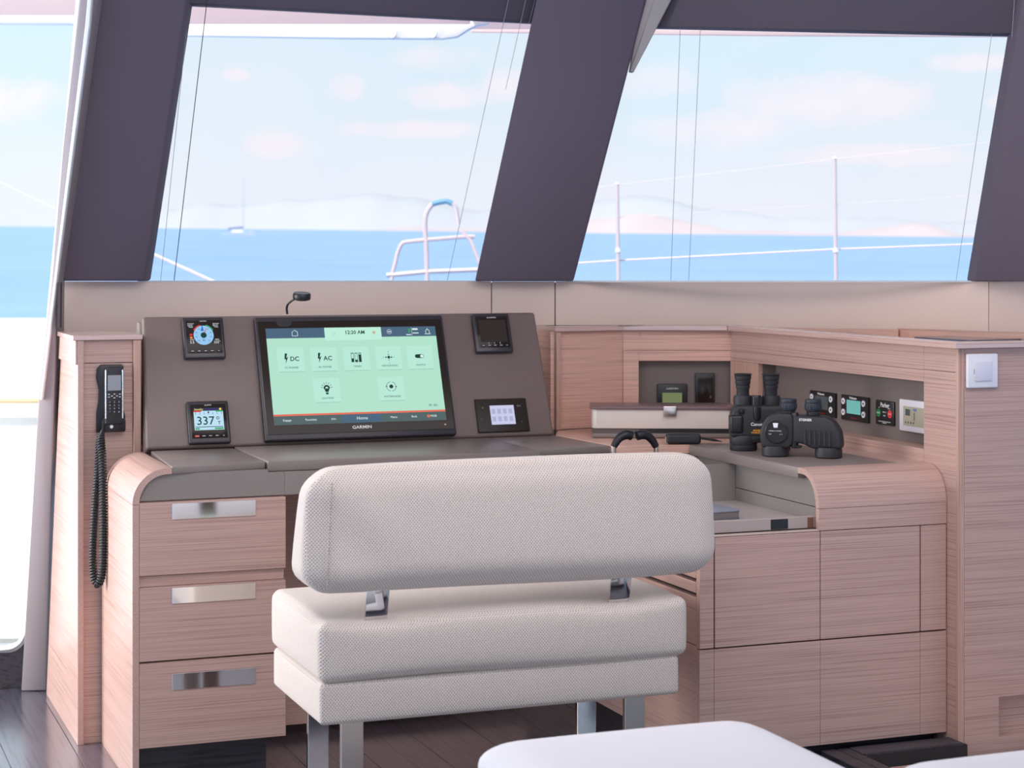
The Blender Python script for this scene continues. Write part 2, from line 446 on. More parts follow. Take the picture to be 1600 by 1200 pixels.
def copy_tree(o, loc, rot=None):
    c = o.copy(); COL.objects.link(c); c.location = loc
    for ch in list(o.children):
        d = ch.copy(); COL.objects.link(d); d.parent = c
        for g in list(ch.children):
            f = g.copy(); COL.objects.link(f); f.parent = d
    return c

# ================================================================== SETTING
# ---- floor: dark planks running fore-and-aft on a subfloor, pale caulk lines between
floor = thing('floor', kind='structure')
b = BM(); box(b, -1.2, 4.4, -3.2, 6.6, -.06, -.0035); link('subfloor', b, mat('pale_caulk', (196, 186, 184), .6), floor)
pw = .171
for i in range(33):
    x0 = -1.2 + i * pw + .027
    if x0 + pw > 4.4: break
    cuts = [-3.2, -1.2 + (i * 29 % 7) * .1, .9 + (i * 37 % 11) * .12, 3.2 + (i * 53 % 13) * .1, 6.6]
    for a, c in zip(cuts, cuts[1:]):
        b = BM(); box(b, x0 + .001, x0 + pw - .001, a + .001, min(c, 5.98 - .38 * x0) - .001, -.02, 0, .0006, 1); link('plank', b, PLANK, floor)

# ---- front wall under the windows (two facets meeting behind the middle pillar)
WALLP = [(-.35, None)]
def Dw(px):                                   # depth of wall facets as seen at a pixel column
    K = [(94, 5.33), (820, 5.79), (980, 5.83), (1120, 5.82), (1240, 5.76), (1350, 5.68), (1450, 5.57), (1545, 5.43)]
    i = max([0] + [k for k in range(len(K) - 1) if px >= K[k][0]])
    (x0, d0), (x1, d1) = K[i], K[i + 1]
    t = (px - x0) / (x1 - x0); return 1 / ((1 - t) / d0 + t / d1)
ZS = 1.189
def wallpt(px, z, off=0):
    D = Dw(px) + off; p = atD(px, 398, D); p.z = z; return p
wall = thing('wall_front', kind='structure')
def ztop(px): return CH - 42.0 * Dw(px) / F_
def wallstrip(a, c, off, th, m, dz=0):
    segs = [a] + [k for k in (820, 980, 1050, 1120, 1180, 1240, 1295, 1350, 1400, 1450) if a < k < c] + [c]
    b = BM(); cols = []
    for q in segs:
        f, r = wallpt(q, 0, off), wallpt(q, 0, off + th); zt = ztop(q) - dz
        cols.append([b.verts.new(v) for v in (f, (f.x, f.y, zt), (r.x, r.y, zt), r)])
    for A, B in zip(cols, cols[1:]):
        for k in range(4): b.faces.new((A[k], B[k], B[(k + 1) % 4], A[(k + 1) % 4]))
    b.faces.new(cols[0]); b.faces.new(cols[-1][::-1]); bmesh.ops.recalc_face_normals(b, faces=b.faces)
    return b
for (a, c) in ((97, 767.3), (768.7, 866.5), (868, 1544.4)): link('panel', wallstrip(a, c, 0, .04, SILL), SILL, wall)
b = BM()
p0 = wallpt(1545.6, 0); p1 = p0 + RT * .9 - FW * .25
slab(b, [p0, p1, p1 + FW * .05, p0 + FW * .05], (0, 0, ztop(1545)), .002, 1); link('panel', b, SILL, wall)
BACKM = mat('panel_backing', (60, 52, 50), .8)
link('backing', wallstrip(99, 1545, .045, .05, BACKM, .004), BACKM, wall)

# ---- raked front windows
def win(px, py, off=0):
    D0 = Dw(px) + off
    D = (D0 - .33 * (CH - ZS)) / (1 + .33 * (YH - py) / F_)
    return atD(px, py, D)
def pillar(name, poly, off, th, m, bev=.006):
    b = BM(); slab(b, [win(x, y, off) for x, y in poly], FW * th, bev, 2); o = link(name, b, m); o['kind'] = 'structure'; return o
pillar('trim_1', [(145, 0 - 50 + 50), (87, 439), (225, 439), (291.5, 0), (299, -50), (152, -50)], -.06, .10, DARKPAD)
pillar('trim_2', [(838, 0), (742, 439.5), (896, 439.5), (1010, 0), (1023, -50), (849, -50)], -.06, .10, DARKPAD)
pillar('trim_3', [(1597, 0), (1523, 440), (1700, 440), (1760, -50), (1605, -50)], -.06, .10, DARKPAD)
# header boards (blind boxes) above the glass
pillar('trim_4', [(292, -50), (286, 5), (832, 33.5), (848, -50)], -.01, .07, DARKBOX, .003)
pillar('trim_5', [(1030, -50), (1010, 41), (1586, 53), (1602, -50)], -.01, .07, DARKBOX, .003)
# pale folded strut leaning out beside the middle pillar
b = BM(); slab(b, [win(1012, -50, -.045), win(983, 112, -.045), (win(990, 113, -.045)), win(1030, 36, -.045), win(1066, -50, -.045)], FW * .03, .003, 1)
o = link('trim_6', b, mat('pale_strut', (200, 192, 188), .5)); o['kind'] = 'structure'
b = BM(); slab(b, [win(1040, -50, -.055), win(984, 111, -.055), win(990, 113, -.055), win(1075, -50, -.055)], FW * .02, .002, 1)
o = link('trim_7', b, mat('strut_edge', (176, 168, 166), .5)); o['kind'] = 'structure'

def window(name, poly, frame_px, wires):
    w = thing(name, kind='structure')
    b = BM(); slab(b, [win(x, y, .03) for x, y in poly], FW * .008); link('glass', b, GLASS, w)
    b = BM(); slab(b, [win(poly[0][0], 438.6, .0), win(poly[-1][0], 438.6, .0), win(poly[-1][0], 441, .0), win(poly[0][0], 441, .0)], FW * .05)
    link('sill_bead', b, ALU, w)
    for (xa, ya, xb, yb, r, m) in wires:
        b = BM(); tube(b, [win(xa, ya, -.025), win(xb, yb, -.025)], r, 6); link('blind_wire', b, m, w)
    return w
WIRE = mat('dark_wire', (70, 66, 74), .4, metal=.6); WIRE_L = mat('pale_wire', (176, 176, 184), .4, metal=.3)
window('window_1', [(215, 441), (280, -20), (850, -20), (752, 441)], 0,
       [(325, -12, 272, 438, .0011, WIRE), (291, 50, 251, 438, .0007, WIRE_L), (797, -12, 699, 438, .0008, WIRE_L), (824, -12, 790, 140, .0007, WIRE_L), (836, 0, 826, 38, .0007, WIRE_L)])
window('window_2', [(885, 441), (1000, -20), (1606, -20), (1530, 441)], 0,
       [(1065, -12, 1048, 438, .0008, WIRE_L), (1097, -12, 1076, 438, .0008, WIRE_L), (1559, -12, 1494, 438, .0008, WIRE_L), (1586, -12, 1581, 60, .0008, WIRE_L)])

# ---- left wall: side door with rounded glass, wood under it, raked post
def dl(px, py, off=0):
    D = (5.62 + off - .33 * CH) / (1 + .33 * (YH - py) / F_)
    return atD(px, py, D)
door = thing('door_1', kind='structure')
edgeL = lambda y: 118 + (30 - 118) * (y / 1010.0) ** 1.0
outer = [(-260, -60), (-260, 1012)]
cor = []
cx, cy, rr = 4, 978, 34
for k in range(9):
    a = PI / 2 - k * PI / 2 / 8; cor.append((cx + rr * math.cos(a) * .95, cy + rr * math.sin(a)))
side = [(52, 760), (74, 480), (98, 230), (124, -60)]
inner = [(-260, 1012)] + cor + side + [(-260, -60)]
b = BM(); slab(b, [dl(x, y, .03) for x, y in inner], FW * .008); link('glass', b, GLASS_D, door)
def ringpts(poly, d):
    out = []
    for x, y in poly: out.append((x + d, y + (d if y > 900 else 0)))
    return out
path_i = [(-260, 1012)] + cor + side; path_o = [(-260, 1021)] + [(x + 7, y + 8) for x, y in cor] + [(x + 6, y) for x, y in side]
b = BM()
for (p, q, s, t_) in zip(path_i, path_i[1:], path_o, path_o[1:]):
    slab(b, [dl(*p), dl(*q), dl(*t_), dl(*s)], FW * .06)
bmesh.ops.remove_doubles(b, verts=b.verts, dist=1e-4)
link('door_frame', b, ALU, door)
wl = thing('wall_left', kind='structure')
b = BM()
pts = [(-260, 1021)] + [(x + 7, y + 8) for x, y in cor] + [(44, 940), (34, 1076), (-260, 1076)]
slab(b, [dl(x, y, .002) for x, y in pts], FW * .05); link('lower_panel', b, DARK_OAK, wl)
# raked grey post: light inner strip and darker face
post = [(33, 1080), (72, 1079), (79, 800), (87, 545), (88, 440), (146, 0), (154, -60), (133, -60), (124, 0), (98, 230), (80, 440), (60, 625)]
b = BM(); slab(b, [dl(x, y, -.035) for x, y in post], FW * .10, .004, 2); o = link('trim_8', b, POST_M); o['kind'] = 'structure'
b = BM(); slab(b, [dl(x, y, -.05) for x, y in [(62, 625), (66, 625), (96, 380), (140, 40), (148, -60), (142, -60), (133, 40), (84, 440), (76, 500)]], FW * .02, .002, 1)
o = link('trim_9', b, ALU); o['kind'] = 'structure'
b = BM(); slab(b, [dl(x, y, -.047) for x, y in [(90.5, 441), (94.5, 441), (93.5, 512), (89.5, 512)]], FW * .02); o = link('trim_10', b, mat('dark_gap', (70, 62, 68), .7)); o['kind'] = 'structure'
b = BM(); slab(b, [dl(x, y, -.048) for x, y in [(58, 629), (80, 629), (80, 625.5), (58, 625.5)]], FW * .012)
b.free()

# ---- cabin roof over the helm
b = BM(); box(b, -1.6, 5.4, -3.2, 5.6, 2.14, 2.2); o = link('ceiling', b, mat('headliner', (226, 218, 212), .8)); o['kind'] = 'structure'

# ================================================================== OUTSIDE
# sea plane, slightly out of trim with the boat
pT, qT = .0120, -.0112
nS = (UP - FW * pT - RT * qT).normalized()
fs_ = (FW - nS * FW.dot(nS)).normalized(); rs_ = fs_.cross(nS).normalized()
SEA0 = EYE - nS * 3.4
def seapt(f, r, h=0): return SEA0 + fs_ * f + rs_ * r + nS * h
b = BM()
vs = [b.verts.new(p) for p in (seapt(-300, -9000), seapt(-300, 9000), seapt(24000, 16000), seapt(24000, -16000))]
b.faces.new(vs); bmesh.ops.recalc_face_normals(b, faces=b.faces)
o = link('sea', b, SEA, origin=SEA0); o['kind'] = 'structure'
# hazy hills along the horizon
def hills(name, prof, f, m, depth=900):
    b = BM()
    x0, x1 = prof[0][0], prof[-1][0]; vt = []; steps = 90
    for i in range(steps + 1):
        x = x0 + (x1 - x0) * i / steps
        for (a, c) in zip(prof, prof[1:]):
            if a[0] <= x <= c[0] + 1e-6:
                t = (x - a[0]) / (c[0] - a[0]); t = t * t * (3 - 2 * t); h = a[1] + (c[1] - a[1]) * t; break
        h += (math.sin(x * .09) * .8 + math.sin(x * .031 + 2) * 1.6) * min(1, h / 12)
        h = max(h, 0); r = (x - 800) / F_ * f; H = h / F_ * f
        vt.append((b.verts.new(seapt(f, r, -1)), b.verts.new(seapt(f + depth * .4, r, H * .75)), b.verts.new(seapt(f + depth, r, H)), b.verts.new(seapt(f + depth * 2, r, -1))))
    for A, B in zip(vt, vt[1:]):
        for k in range(3): b.faces.new((A[k], B[k], B[k + 1], A[k + 1]))
        b.faces.new((A[3], B[3], B[0], A[0]))
    bmesh.ops.recalc_face_normals(b, faces=b.faces)
    o = link(name, b, m, origin=seapt(f, 0)); o['kind'] = 'structure'
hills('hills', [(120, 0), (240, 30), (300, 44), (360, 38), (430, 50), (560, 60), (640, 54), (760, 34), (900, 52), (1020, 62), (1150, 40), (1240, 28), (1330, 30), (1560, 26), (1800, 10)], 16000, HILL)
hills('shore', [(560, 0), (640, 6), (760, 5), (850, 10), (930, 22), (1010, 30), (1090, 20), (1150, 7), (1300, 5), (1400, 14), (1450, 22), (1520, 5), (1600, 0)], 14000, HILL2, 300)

# distant sailing yacht
F0 = 900.0
yl = (372 - 800) / F_ * F0
yo = seapt(F0, yl); yk = F0 / F_
y = thing('sailing_yacht', 'small white sailing yacht with bare mast far out on the sea', 'boat', yo, (0, 0, -TH))
b = BM()
prof = [(-24, 4, 0.2), (-20, 6, .0), (0, 5.5, 0), (16, 6.5, 0), (24, 9.5, .0)]
sec = []
for i, (x, top, _) in enumerate(prof):
    w = (4.5, 6, 6.5, 5, .6)[i]
    sec.append([b.verts.new((x * yk, s * yk, z * yk)) for s, z in ((-w * .5, 0), (-w, top), (w, top), (w * .5, 0))])
for A, B in zip(sec, sec[1:]):
    for k in range(4): b.faces.new((A[k], A[(k + 1) % 4], B[(k + 1) % 4], B[k]))
b.faces.new(sec[0]); b.faces.new(sec[-1][::-1]); bmesh.ops.recalc_face_normals(b, faces=b.faces)
link('hull', b, GELCOAT, y, world=False)
b = BM(); box(b, -10 * yk, 8 * yk, -3 * yk, 3 * yk, 5 * yk, 9 * yk, .3, 1); link('coachroof', b, GELCOAT, y, world=False)
b = BM(); tube(b, [(8 * yk, 0, 6 * yk), (8 * yk, 0, 90 * yk)], .75 * yk, 6); link('mast', b, mat('mast_grey', (190, 198, 208), .5), y, world=False)
b = BM(); tube(b, [(8 * yk, 0, 13 * yk), (-16 * yk, 0, 11 * yk)], 1.5 * yk, 6); link('boom', b, mat('sail_cover', (96, 110, 150), .7), y, world=False)

# side deck and topside outside the door
b = BM()
D1 = 7.4
slab(b, [atD(-420, 500, 9), atD(105, 500, 9), atD(105, 1150, 9), atD(-420, 1150, 9)], FW * .35, .05, 2)
o = link('side_deck', b, GELCOAT); o['kind'] = 'structure'
b = BM(); tube(b, [atD(-420, 628, 8.93), atD(100, 626, 8.93)], .012, 8)
o = link('rubbing_strake', b, mat('teak_strake', (214, 188, 150), .6)); o['kind'] = 'structure'
b = BM(); slab(b, [atD(-300, 1000, 6.5), atD(60, 1000, 6.5), atD(60, 1040, 6.1), atD(-300, 1040, 6.1)], UP * -.03)
o = link('side_step', b, mat('teak_step', (226, 196, 150), .6)); o['kind'] = 'structure'
b = BM(); q = [atD(-700, 398, 5.8), atD(62, 398, 5.8), atD(90, 398, 8.95), atD(-700, 398, 8.95)]; slab(b, [(p.x, p.y, .06) for p in q], (0, 0, .05)); o = link('deck', b, GELCOAT); o['kind'] = 'structure'
# fore deck hidden below the sill
# coachroof overhang beyond the glass
ov = thing('roof_overhang', kind='structure')
def under(xa, xb, y, D, Dn):
    """thin soffit board running back from the lip to the cabin"""
    z = atD(800, y, D).z; p = [atD(xa, 398, D), atD(xb, 398, D), atD(xb, 398, Dn), atD(xa, 398, Dn)]
    b = BM(); slab(b, [(q.x, q.y, z) for q in p], (0, 0, .05), .004, 1); link('soffit', b, ROOF_G, ov)
under(-300, 140, 24, 6.8, 5.9); under(141, 735, 38, 6.8, 5.95); under(736, 1800, 46, 7.2, 6.0)
b = BM(); slab(b, [atD(-300, 18, 6.9), atD(-300, 34, 6.9), atD(139, 38, 6.9), atD(139, 20, 6.9)], FW * .05, .008, 2); link('overhang_lip', b, ALU, ov)
b = BM(); slab(b, [atD(141, 36, 6.9), atD(141, 53, 6.9), atD(540, 59.5, 6.9), atD(690, 60.5, 6.9), atD(715, 57, 6.9), atD(732, 46, 6.9), atD(745, 40, 6.9), atD(765, 36, 6.9), atD(745, 31, 6.9), atD(715, 34, 6.9)], FW * .05, .004, 2); link('overhang_lip', b, ALU, ov)
b = BM(); slab(b, [atD(736, 44, 7.3), atD(736, 50, 7.3), atD(1200, 55.5, 7.3), atD(1760, 58, 7.3), atD(1760, 44, 7.3)], FW * .03, .004, 2); link('overhang_lip', b, ROOF_G, ov)
for px in (612, 675):
    c = atD(px, 52, 6.88)
    b = BM(); lathe(b, [(.02, 0), (.018, .012)], 0, 0, 12, 'y', 0); b.transform(Matrix.LocRotScale(c, Matrix.Rotation(-TH, 3, 'Z'), None)); link('deck_light', b, ALU, ov)
# bow pulpit and stanchions with lifelines
DP = 9.5
def out(pts, D=DP): return [atD(x, y, D) for x, y in pts]
def smooth(pts, n=4):
    pts = [Vector(p) for p in pts]; r = []
    for i in range(len(pts) - 1):
        a = pts[max(i - 1, 0)]; b_ = pts[i]; c = pts[i + 1]; d = pts[min(i + 2, len(pts) - 1)]
        for k in range(n):
            t = k / n
            r.append(.5 * ((2 * b_) + (c - a) * t + (2 * a - 5 * b_ + 4 * c - d) * t * t + (3 * b_ - a - 3 * c + d) * t ** 3))
    return r + [pts[-1]]
pp = thing('bow_rail', 'pale tubular guard rail with tall padded hoop seen through the left window', 'railing', atD(668, 520, DP), (0, 0, -TH))
b = BM(); tube(b, smooth(out([(606, 520), (612, 437), (618, 410), (621, 396), (628, 381), (640, 377.5), (665, 375), (700, 372), (732, 369.5), (742, 370)])), .0105, 8); link('rail', b, TUBE, pp)
b = BM(); tube(b, out([(604, 430), (620, 429), (668, 424.5), (760, 421)]), .012, 8); link('crossbar', b, TUBE, pp)
b = BM(); tube(b, out([(722, 362), (735, 375), (765, 450), (790, 520)]), .0105, 8); link('brace', b, TUBE, pp)
b = BM(); tube(b, smooth(out([(669, 520), (667.5, 440), (666, 385), (664, 350), (666.5, 333), (673, 322), (676, 319)])), .0125, 8); link('hoop', b, TUBE, pp)
b = BM(); tube(b, smooth(out([(675, 319), (686, 316), (698, 314.5), (706, 318)])), .0135, 8); link('padding', b, TEAL, pp)
b = BM(); tube(b, smooth(out([(706, 318), (711, 323), (714, 334), (716, 350)])), .0105, 8); link('hoop_end', b, TUBE, pp)
def stanchion(px, top, label):
    t = thing('stanchion', label, 'post', atD(px + 4, 560, DP), (0, 0, -TH), 'lifeline stanchions on the foredeck')
    b = BM(); tube(b, out([(px + 4, 560), (px + 2.5, 440), (px, top)]), .0100, 10); link('post', b, TUBE, t)
    b = BM(); tube(b, out([(px + .1, top - .3), (px, top - 3)]), [.013, .006], 10); link('cap', b, GELCOAT, t)
    b = BM(); tube(b, out([(px + 2.4, 394), (px + 2.4, 388)]), .016, 10); link('collar', b, GELCOAT, t)
stanchion(964, 288, 'shorter pale metal stanchion, the one nearer the middle pillar')
stanchion(1304, 248, 'taller pale metal stanchion standing in the middle of the right window')
def line(pts, r, label):
    b = BM(); tube(b, out(pts, DP + .02), r, 6); tag(link('lifeline', b, ROPE), label, 'rope', 'lifelines outside')
line([(880, 301), (964, 289), (1304, 249), (1700, 206)], .0016, 'thin upper lifeline joining the tops of the two stanchions')
line([(800, 418), (966, 407), (1306, 389.5), (1700, 375)], .0045, 'thick lower lifeline crossing the sea in the right window')
line([(880, 345), (966, 340), (1306, 319), (1700, 296)], .0010, 'faint middle lifeline between the other two in the right window')
line([(150, 356), (230, 393), (336, 441), (500, 520)], .008, 'pale rope running down to the right at the left window corner')
line([(-300, 170), (0, 285), (85, 325), (160, 360)], .002, 'thin line slanting down across the side door glass')

# ================================================================== PHONE CABINET (left)
pc = thing('tall_cabinet', 'narrow oak cabinet on the left carrying the black handset', 'cabinet', (.80, 5.2, 0))
b = BM(); prism(b, [(5.041, 0), (5.66, 0), (5.345, 1.048), (5.041, 1.048)], 'x', .722, .738, .001, 1); link('side_panel', b, W_Y, pc)
b = BM(); prism(b, [(5.041, .985), (5.36, .985), (5.34, 1.048), (5.041, 1.048)], 'x', .716, .7215, .001, 1); link('side_cap', b, W_Y, pc)
b = BM(); box(b, .7385, .866, 5.052, 5.068, 0.0, .987, .0008, 1); link('front_panel', b, W_X, pc)
b = BM(); box(b, .7385, .866, 5.052, 5.068, .989, 1.047, .0008, 1); link('front_panel', b, W_X, pc)
b = BM(); box(b, .8665, .886, 5.041, 5.34, 0, 1.047, .001, 1); link('stile', b, W_E, pc)
b = BM(); prism(b, [(.709, 5.036), (.889, 5.036), (.889, 5.29), (.80, 5.31), (.709, 5.345)], 'z', 1.0485, 1.061, .001, 1); link('top', b, W_T, pc)
b = BM(); lathe(b, [(.0055, 0), (.0055, .0012)], .765, .035, 12, 'y', 5.052); link('screw_cap', b, mat('cap_wood', (206, 160, 148), .5), pc)

# handset on the cabinet
hs = thing('corded_handset', 'black corded handset hanging in its cradle on the oak cabinet', 'phone', (.808, 5.052, .80))
b = BM(); prism(b, [(-.038, .008), (.036, .008), (.037, .05), (.031, .07), (.031, .165), (.033, .178), (.028, .184), (-.026, .184), (-.036, .174), (-.038, .15), (-.031, .12), (-.032, .09), (-.037, .06)], 'y', -.0005, -.012, .002, 2); link('cradle', b, BLACK, hs, world=False)
b = BM(); prism(b, [(-.026, .010), (.035, .010), (.035, .040), (.027, .05), (-.020, .05), (-.026, .04)], 'y', -.0125, -.030, .004, 2); link('cradle_lip', b, BLACK, hs, world=False)
b = BM(); prism(b, [(-.019, .03), (.028, .03), (.0285, .17), (.023, .179), (-.013, .179), (-.019, .171)], 'y', -.013, -.036, .004, 3); h_ = link('handset', b, BLACK_R, hs, world=False)
b = BM(); box(b, -.0125, .0215, -.0362, -.0372, .118, .158, .001, 1); s_ = link('screen', b, mat('handset_screen', (150, 152, 158), .15), h_, world=False)
for x in (-.0175, .0262):
    b = BM(); box(b, x - .0018, x + .0018, -.0355, -.0372, .045, .172, .0008, 1); link('chrome_strip', b, CHROME, h_, world=False)
for r in range(4):
    for c in range(3):
        b = BM(); box(b, -.0115 + c * .0115, -.003 + c * .0115, -.036, -.0375, .060 + r * .0085, .0655 + r * .0085, .0012, 1); link('key', b, mat('key_%d' % (r * 3 + c), (30, 30, 34), .4) if False else BLACK, h_, world=False)
        text('123456789*0#'[(3 - r) * 3 + c], .0055, -.0072 + c * .0115, .0628 + r * .0085, -.0379, PRINT_W, h_)
for (x, z) in ((-.0095, .1085), (.0185, .1085), (-.0095, .1015), (.0185, .1015), (.0045, .109), (.0045, .099), (-.002, .104), (.011, .104)):
    b = BM(); box(b, x - .0022, x + .0022, -.036, -.0373, z - .001, z + .001); link('soft_key', b, PRINT_W, h_, world=False)
b = BM(); lathe(b, [(.0045, 0), (.0045, .001)], -.002, .024, 16, 'y', -.030); lathe(b, [(.0025, .001), (.0025, .0014)], -.002, .024, 12, 'y', -.030); link('socket', b, WHITE_P, hs, world=False)
# coiled cord
path = [at(163, 664, 'y', 5.02), at(160, 676, 'y', 5.0), at(158, 690, 'y', 4.985), at(160, 720, 'y', 4.965), at(161, 790, 'y', 4.95), at(161, 860, 'y', 4.95), at(159, 898, 'y', 4.955), at(153, 913, 'y', 4.965), at(147, 900, 'y', 4.975), at(145, 860, 'y', 4.985), at(149, 780, 'y', 4.99), at(154, 720, 'y', 5.0), at(156, 680, 'y', 5.03)]
cp_ = smooth(path, 10)
b = BM(); tube(b, cp_[:14], .0042, 8); link('cord_sleeve', b, BLACK, hs)
def resample(pts, step):
    out_ = [pts[0]]; acc = 0
    for a, c in zip(pts, pts[1:]):
        d = (c - a).length; t = step - acc
        while t <= d: out_.append(a.lerp(c, t / d)); t += step
        acc = d - (t - step)
    return out_
rs = resample(cp_[8:], .00082)
coil = []; u = Vector((1, 0, 0))
for i, p in enumerate(rs):
    t = (rs[min(i + 1, len(rs) - 1)] - rs[max(i - 1, 0)]).normalized(); u = (u - t * u.dot(t)).normalized(); w = t.cross(u)
    a = i * 2 * PI / 9; R_ = .0085 * min(1, .35 + i / 60, .5 + (len(rs) - i) / 50)
    coil.append(p + (u * math.cos(a) + w * math.sin(a)) * R_)
b = BM(); tube(b, coil, .0026, 6); link('coiled_cord', b, BLACK_R, hs)
b = BM(); tube(b, cp_[10:], .0052, 8); link('cord_core', b, BLACK_R, hs)

# ================================================================== DESK WITH DRAWERS (left)
ZD = .76
dk = thing('drawer_cabinet', 'oak three-drawer cabinet with rounded end, under the left of the desk', 'cabinet', (.96, 4.75, 0))
def arcpts(cx, cz, rx, rz, a0, a1, n=10): return [(cx + rx * math.cos(a0 + (a1 - a0) * k / n), cz + rz * math.sin(a0 + (a1 - a0) * k / n)) for k in range(n + 1)]
o_ = [(.784, .0), (.784, .676)] ; i_ = [(.8, 0), (.8, .676)]
out_arc = arcpts(.868, .676, .084, .084, PI, PI / 2); in_arc = arcpts(.868, .676, .068, .070, PI, PI / 2)
b = BM(); prism(b, [(.784, 0), (.784, .675), (.8, .675), (.8, 0)], 'y', 4.578, 5.04, .0008, 1); link('side_panel', b, W_Y, dk)
b = BM(); prism(b, out_arc + [(.878, .76)] + [(.878, .7465)] + in_arc[::-1], 'y', 4.578, 4.975); link('curved_top', b, W_Y, dk)
b = BM(); prism(b, [(.8005, .682)] + arcpts(.868, .676, .0675, .0695, PI - .05, PI / 2) + [(1.116, .7455), (1.116, .7385), (1.157, .7385), (1.157, .682)], 'y', 4.592, 4.61); link('apron', b, GREY, dk)
b = BM(); box(b, .8005, 1.155, 4.6, 4.93, .095, .68); link('carcass', b, W_Y, dk)
b = BM(); box(b, .8005, 1.12, 4.63, 4.9, 0, .094); link('plinth', b, DARK_OAK, dk)
zs = [(.504, .680, .502), (.300, .478, .298), (.094, .298, .094)]
hz = [(.6365, .6755), (.435, .474), (.2285, .268)]
for i, (z0, z1, _) in enumerate(zs):
    b = BM(); box(b, .8005, 1.157, 4.578, 4.5985, z0 + (.001), z1 - .001, .001, 1); d_ = link('drawer', b, W_X, dk)
    b = BM(); box(b, .878, 1.082, 4.5752, 4.5779, hz[i][0], hz[i][1], .0008, 1); link('handle', b, CHROME, d_)
b = BM(); box(b, .8005, 1.154, 4.588, 4.5995, .478, .503); link('finger_rail', b, W_X, dk)

# ---- helm desk lids
dd = thing('helm_desk_top', 'grey leatherette desk top of three lids in front of the console', 'desk top', (1.4, 4.8, .745))
b = BM(); slab(b, [(.879, 4.580, .7455), (1.1145, 4.615, .7455), (1.1145, 4.975, .7455), (.9, 4.975, .7455)], (0, 0, .0165), .002, 2); link('lid', b, LEATHER_T, dd)
b = BM(); box(b, 1.118, 1.8345, 4.602, 4.976, .739, .765, .003, 2); link('lid', b, LEATHER_T, dd)
b = BM(); slab(b, [(1.8375, 4.642, .745), (2.056, 4.655, .745), (2.03, 4.976, .745), (1.8375, 4.976, .745)], (0, 0, .0195), .003, 2); link('lid', b, LEATHER_T, dd)
b = BM(); box(b, 1.1575, 1.95, 4.592, 4.61, .682, .7385); link('apron', b, GREY, dd)
b = BM(); box(b, 1.159, 1.93, 4.94, 4.955, .03, .737); link('kneehole_back', b, W_X, dd)
b = BM(); box(b, 1.16, 1.93, 4.66, 4.93, .725, .738); link('underframe', b, DARK_OAK, dd)

# ---- console with instruments
LEAN = math.radians(21.43)
cs = thing('instrument_console', 'taupe leatherette sloping console holding the screens', 'console', (1.46, 4.98, .766))
b = BM()
xa, xb = .896, 2.028
y_t, z_t = 4.978 + .366 * math.sin(LEAN), .766 + .366 * math.cos(LEAN)
b = BM()
P4 = lambda x0_, x1_: [(x0_, 4.978, .766), (x1_, 4.978, .766), (2.022, y_t, z_t), (.9015, y_t, z_t)]
slab(b, P4(.888, 2.028), (0, .055 * math.cos(LEAN), -.055 * math.sin(LEAN)), .009, 4); link('face', b, LEATHER, cs)
b = BM(); prism(b, [(5.035, .766), (5.115, .77), (5.165, 1.06), (5.15, 1.09), (5.12, 1.09)], 'x', .893, 1.99, .004, 2); link('rear_shell', b, GREY, cs)

def dashdev(name, label, cat, x, t, w, group=None):
    base = Vector((x + w / 2, 4.978 + t * math.sin(LEAN), .766 + t * math.cos(LEAN))) + Vector((0, -math.cos(LEAN), math.sin(LEAN))) * .0005
    return thing(name, label, cat, base, (-LEAN, 0, 0), group)
def inst(label, x, t, btn0=None, group='square marine displays'):
    d = dashdev('marine_display', label, 'display', x, t, .111, group)
    b = BM(); box(b, -.0555, .0555, -.016, 0, 0, .116, .005, 3); link('housing', b, BEZEL, d, world=False)
    b = BM(); box(b, -.047, .047, -.0172, -.0155, .014, .1065, .002, 2); f = link('front_glass', b, BLACK_G, d, world=False)
    for k in range(5):
        xx = -.034 + k * .0175; w = .0062 if k < 4 else .004
        b = BM(); box(b, xx - w, xx + w, -.0195, -.0172, .0165, .0225, .002, 2); bt = link('button', b, (mat('red_key', (190, 40, 44), .4) if (btn0 and k == 0) else BLACK), d, world=False)
        if btn0 and k == 0: bt['label'] = 'red button'
        b = BM(); box(b, xx - .0035 if k < 4 else xx - .0015, xx + .0035 if k < 4 else xx + .0015, -.01985, -.0195, .0189, .0201); link('button_mark', b, PRINT_W, bt, world=False)
    return d
Yf = -.0174
# wind display
d1 = inst('square black display with round blue wind dial, upper left of the console', 1.003, .24)
b = BM(); lathe(b, [(.027, 0), (.027, .0004)], -.001, .064, 40, 'y', -.0173); link('dial', b, DIAL_B, d1, world=False)
def ringarc(bm, cx, cz, r0, r1, a0, a1, y0, y1, n=12):
    for k in range(n):
        p = [a0 + (a1 - a0) * (k + j) / n for j in (0, 1)]
        pts = [(cx + r0 * math.cos(p[0]), cz + r0 * math.sin(p[0])), (cx + r1 * math.cos(p[0]), cz + r1 * math.sin(p[0])), (cx + r1 * math.cos(p[1]), cz + r1 * math.sin(p[1])), (cx + r0 * math.cos(p[1]), cz + r0 * math.sin(p[1]))]
        prism(bm, pts, 'y', y0, y1)
b = BM(); ringarc(b, -.001, .064, .0275, .0305, PI * .58, PI * .84, -.0173, -.0177); link('port_arc', b, SCR_RED, d1, world=False)
b = BM(); ringarc(b, -.001, .064, .0275, .0305, PI * .16, PI * .42, -.0173, -.0177); link('starboard_arc', b, SCR_GRN, d1, world=False)
b = BM(); lathe(b, [(.008, 0), (.008, .0004)], -.001, .064, 24, 'y', -.0178); link('dial_hub', b, INK, d1, world=False)
b = BM(); prism(b, [(-.002, .066), (.001, .063), (.009, .090)], 'y', -.0178, -.0181); link('needle', b, SCR_RED, d1, world=False)
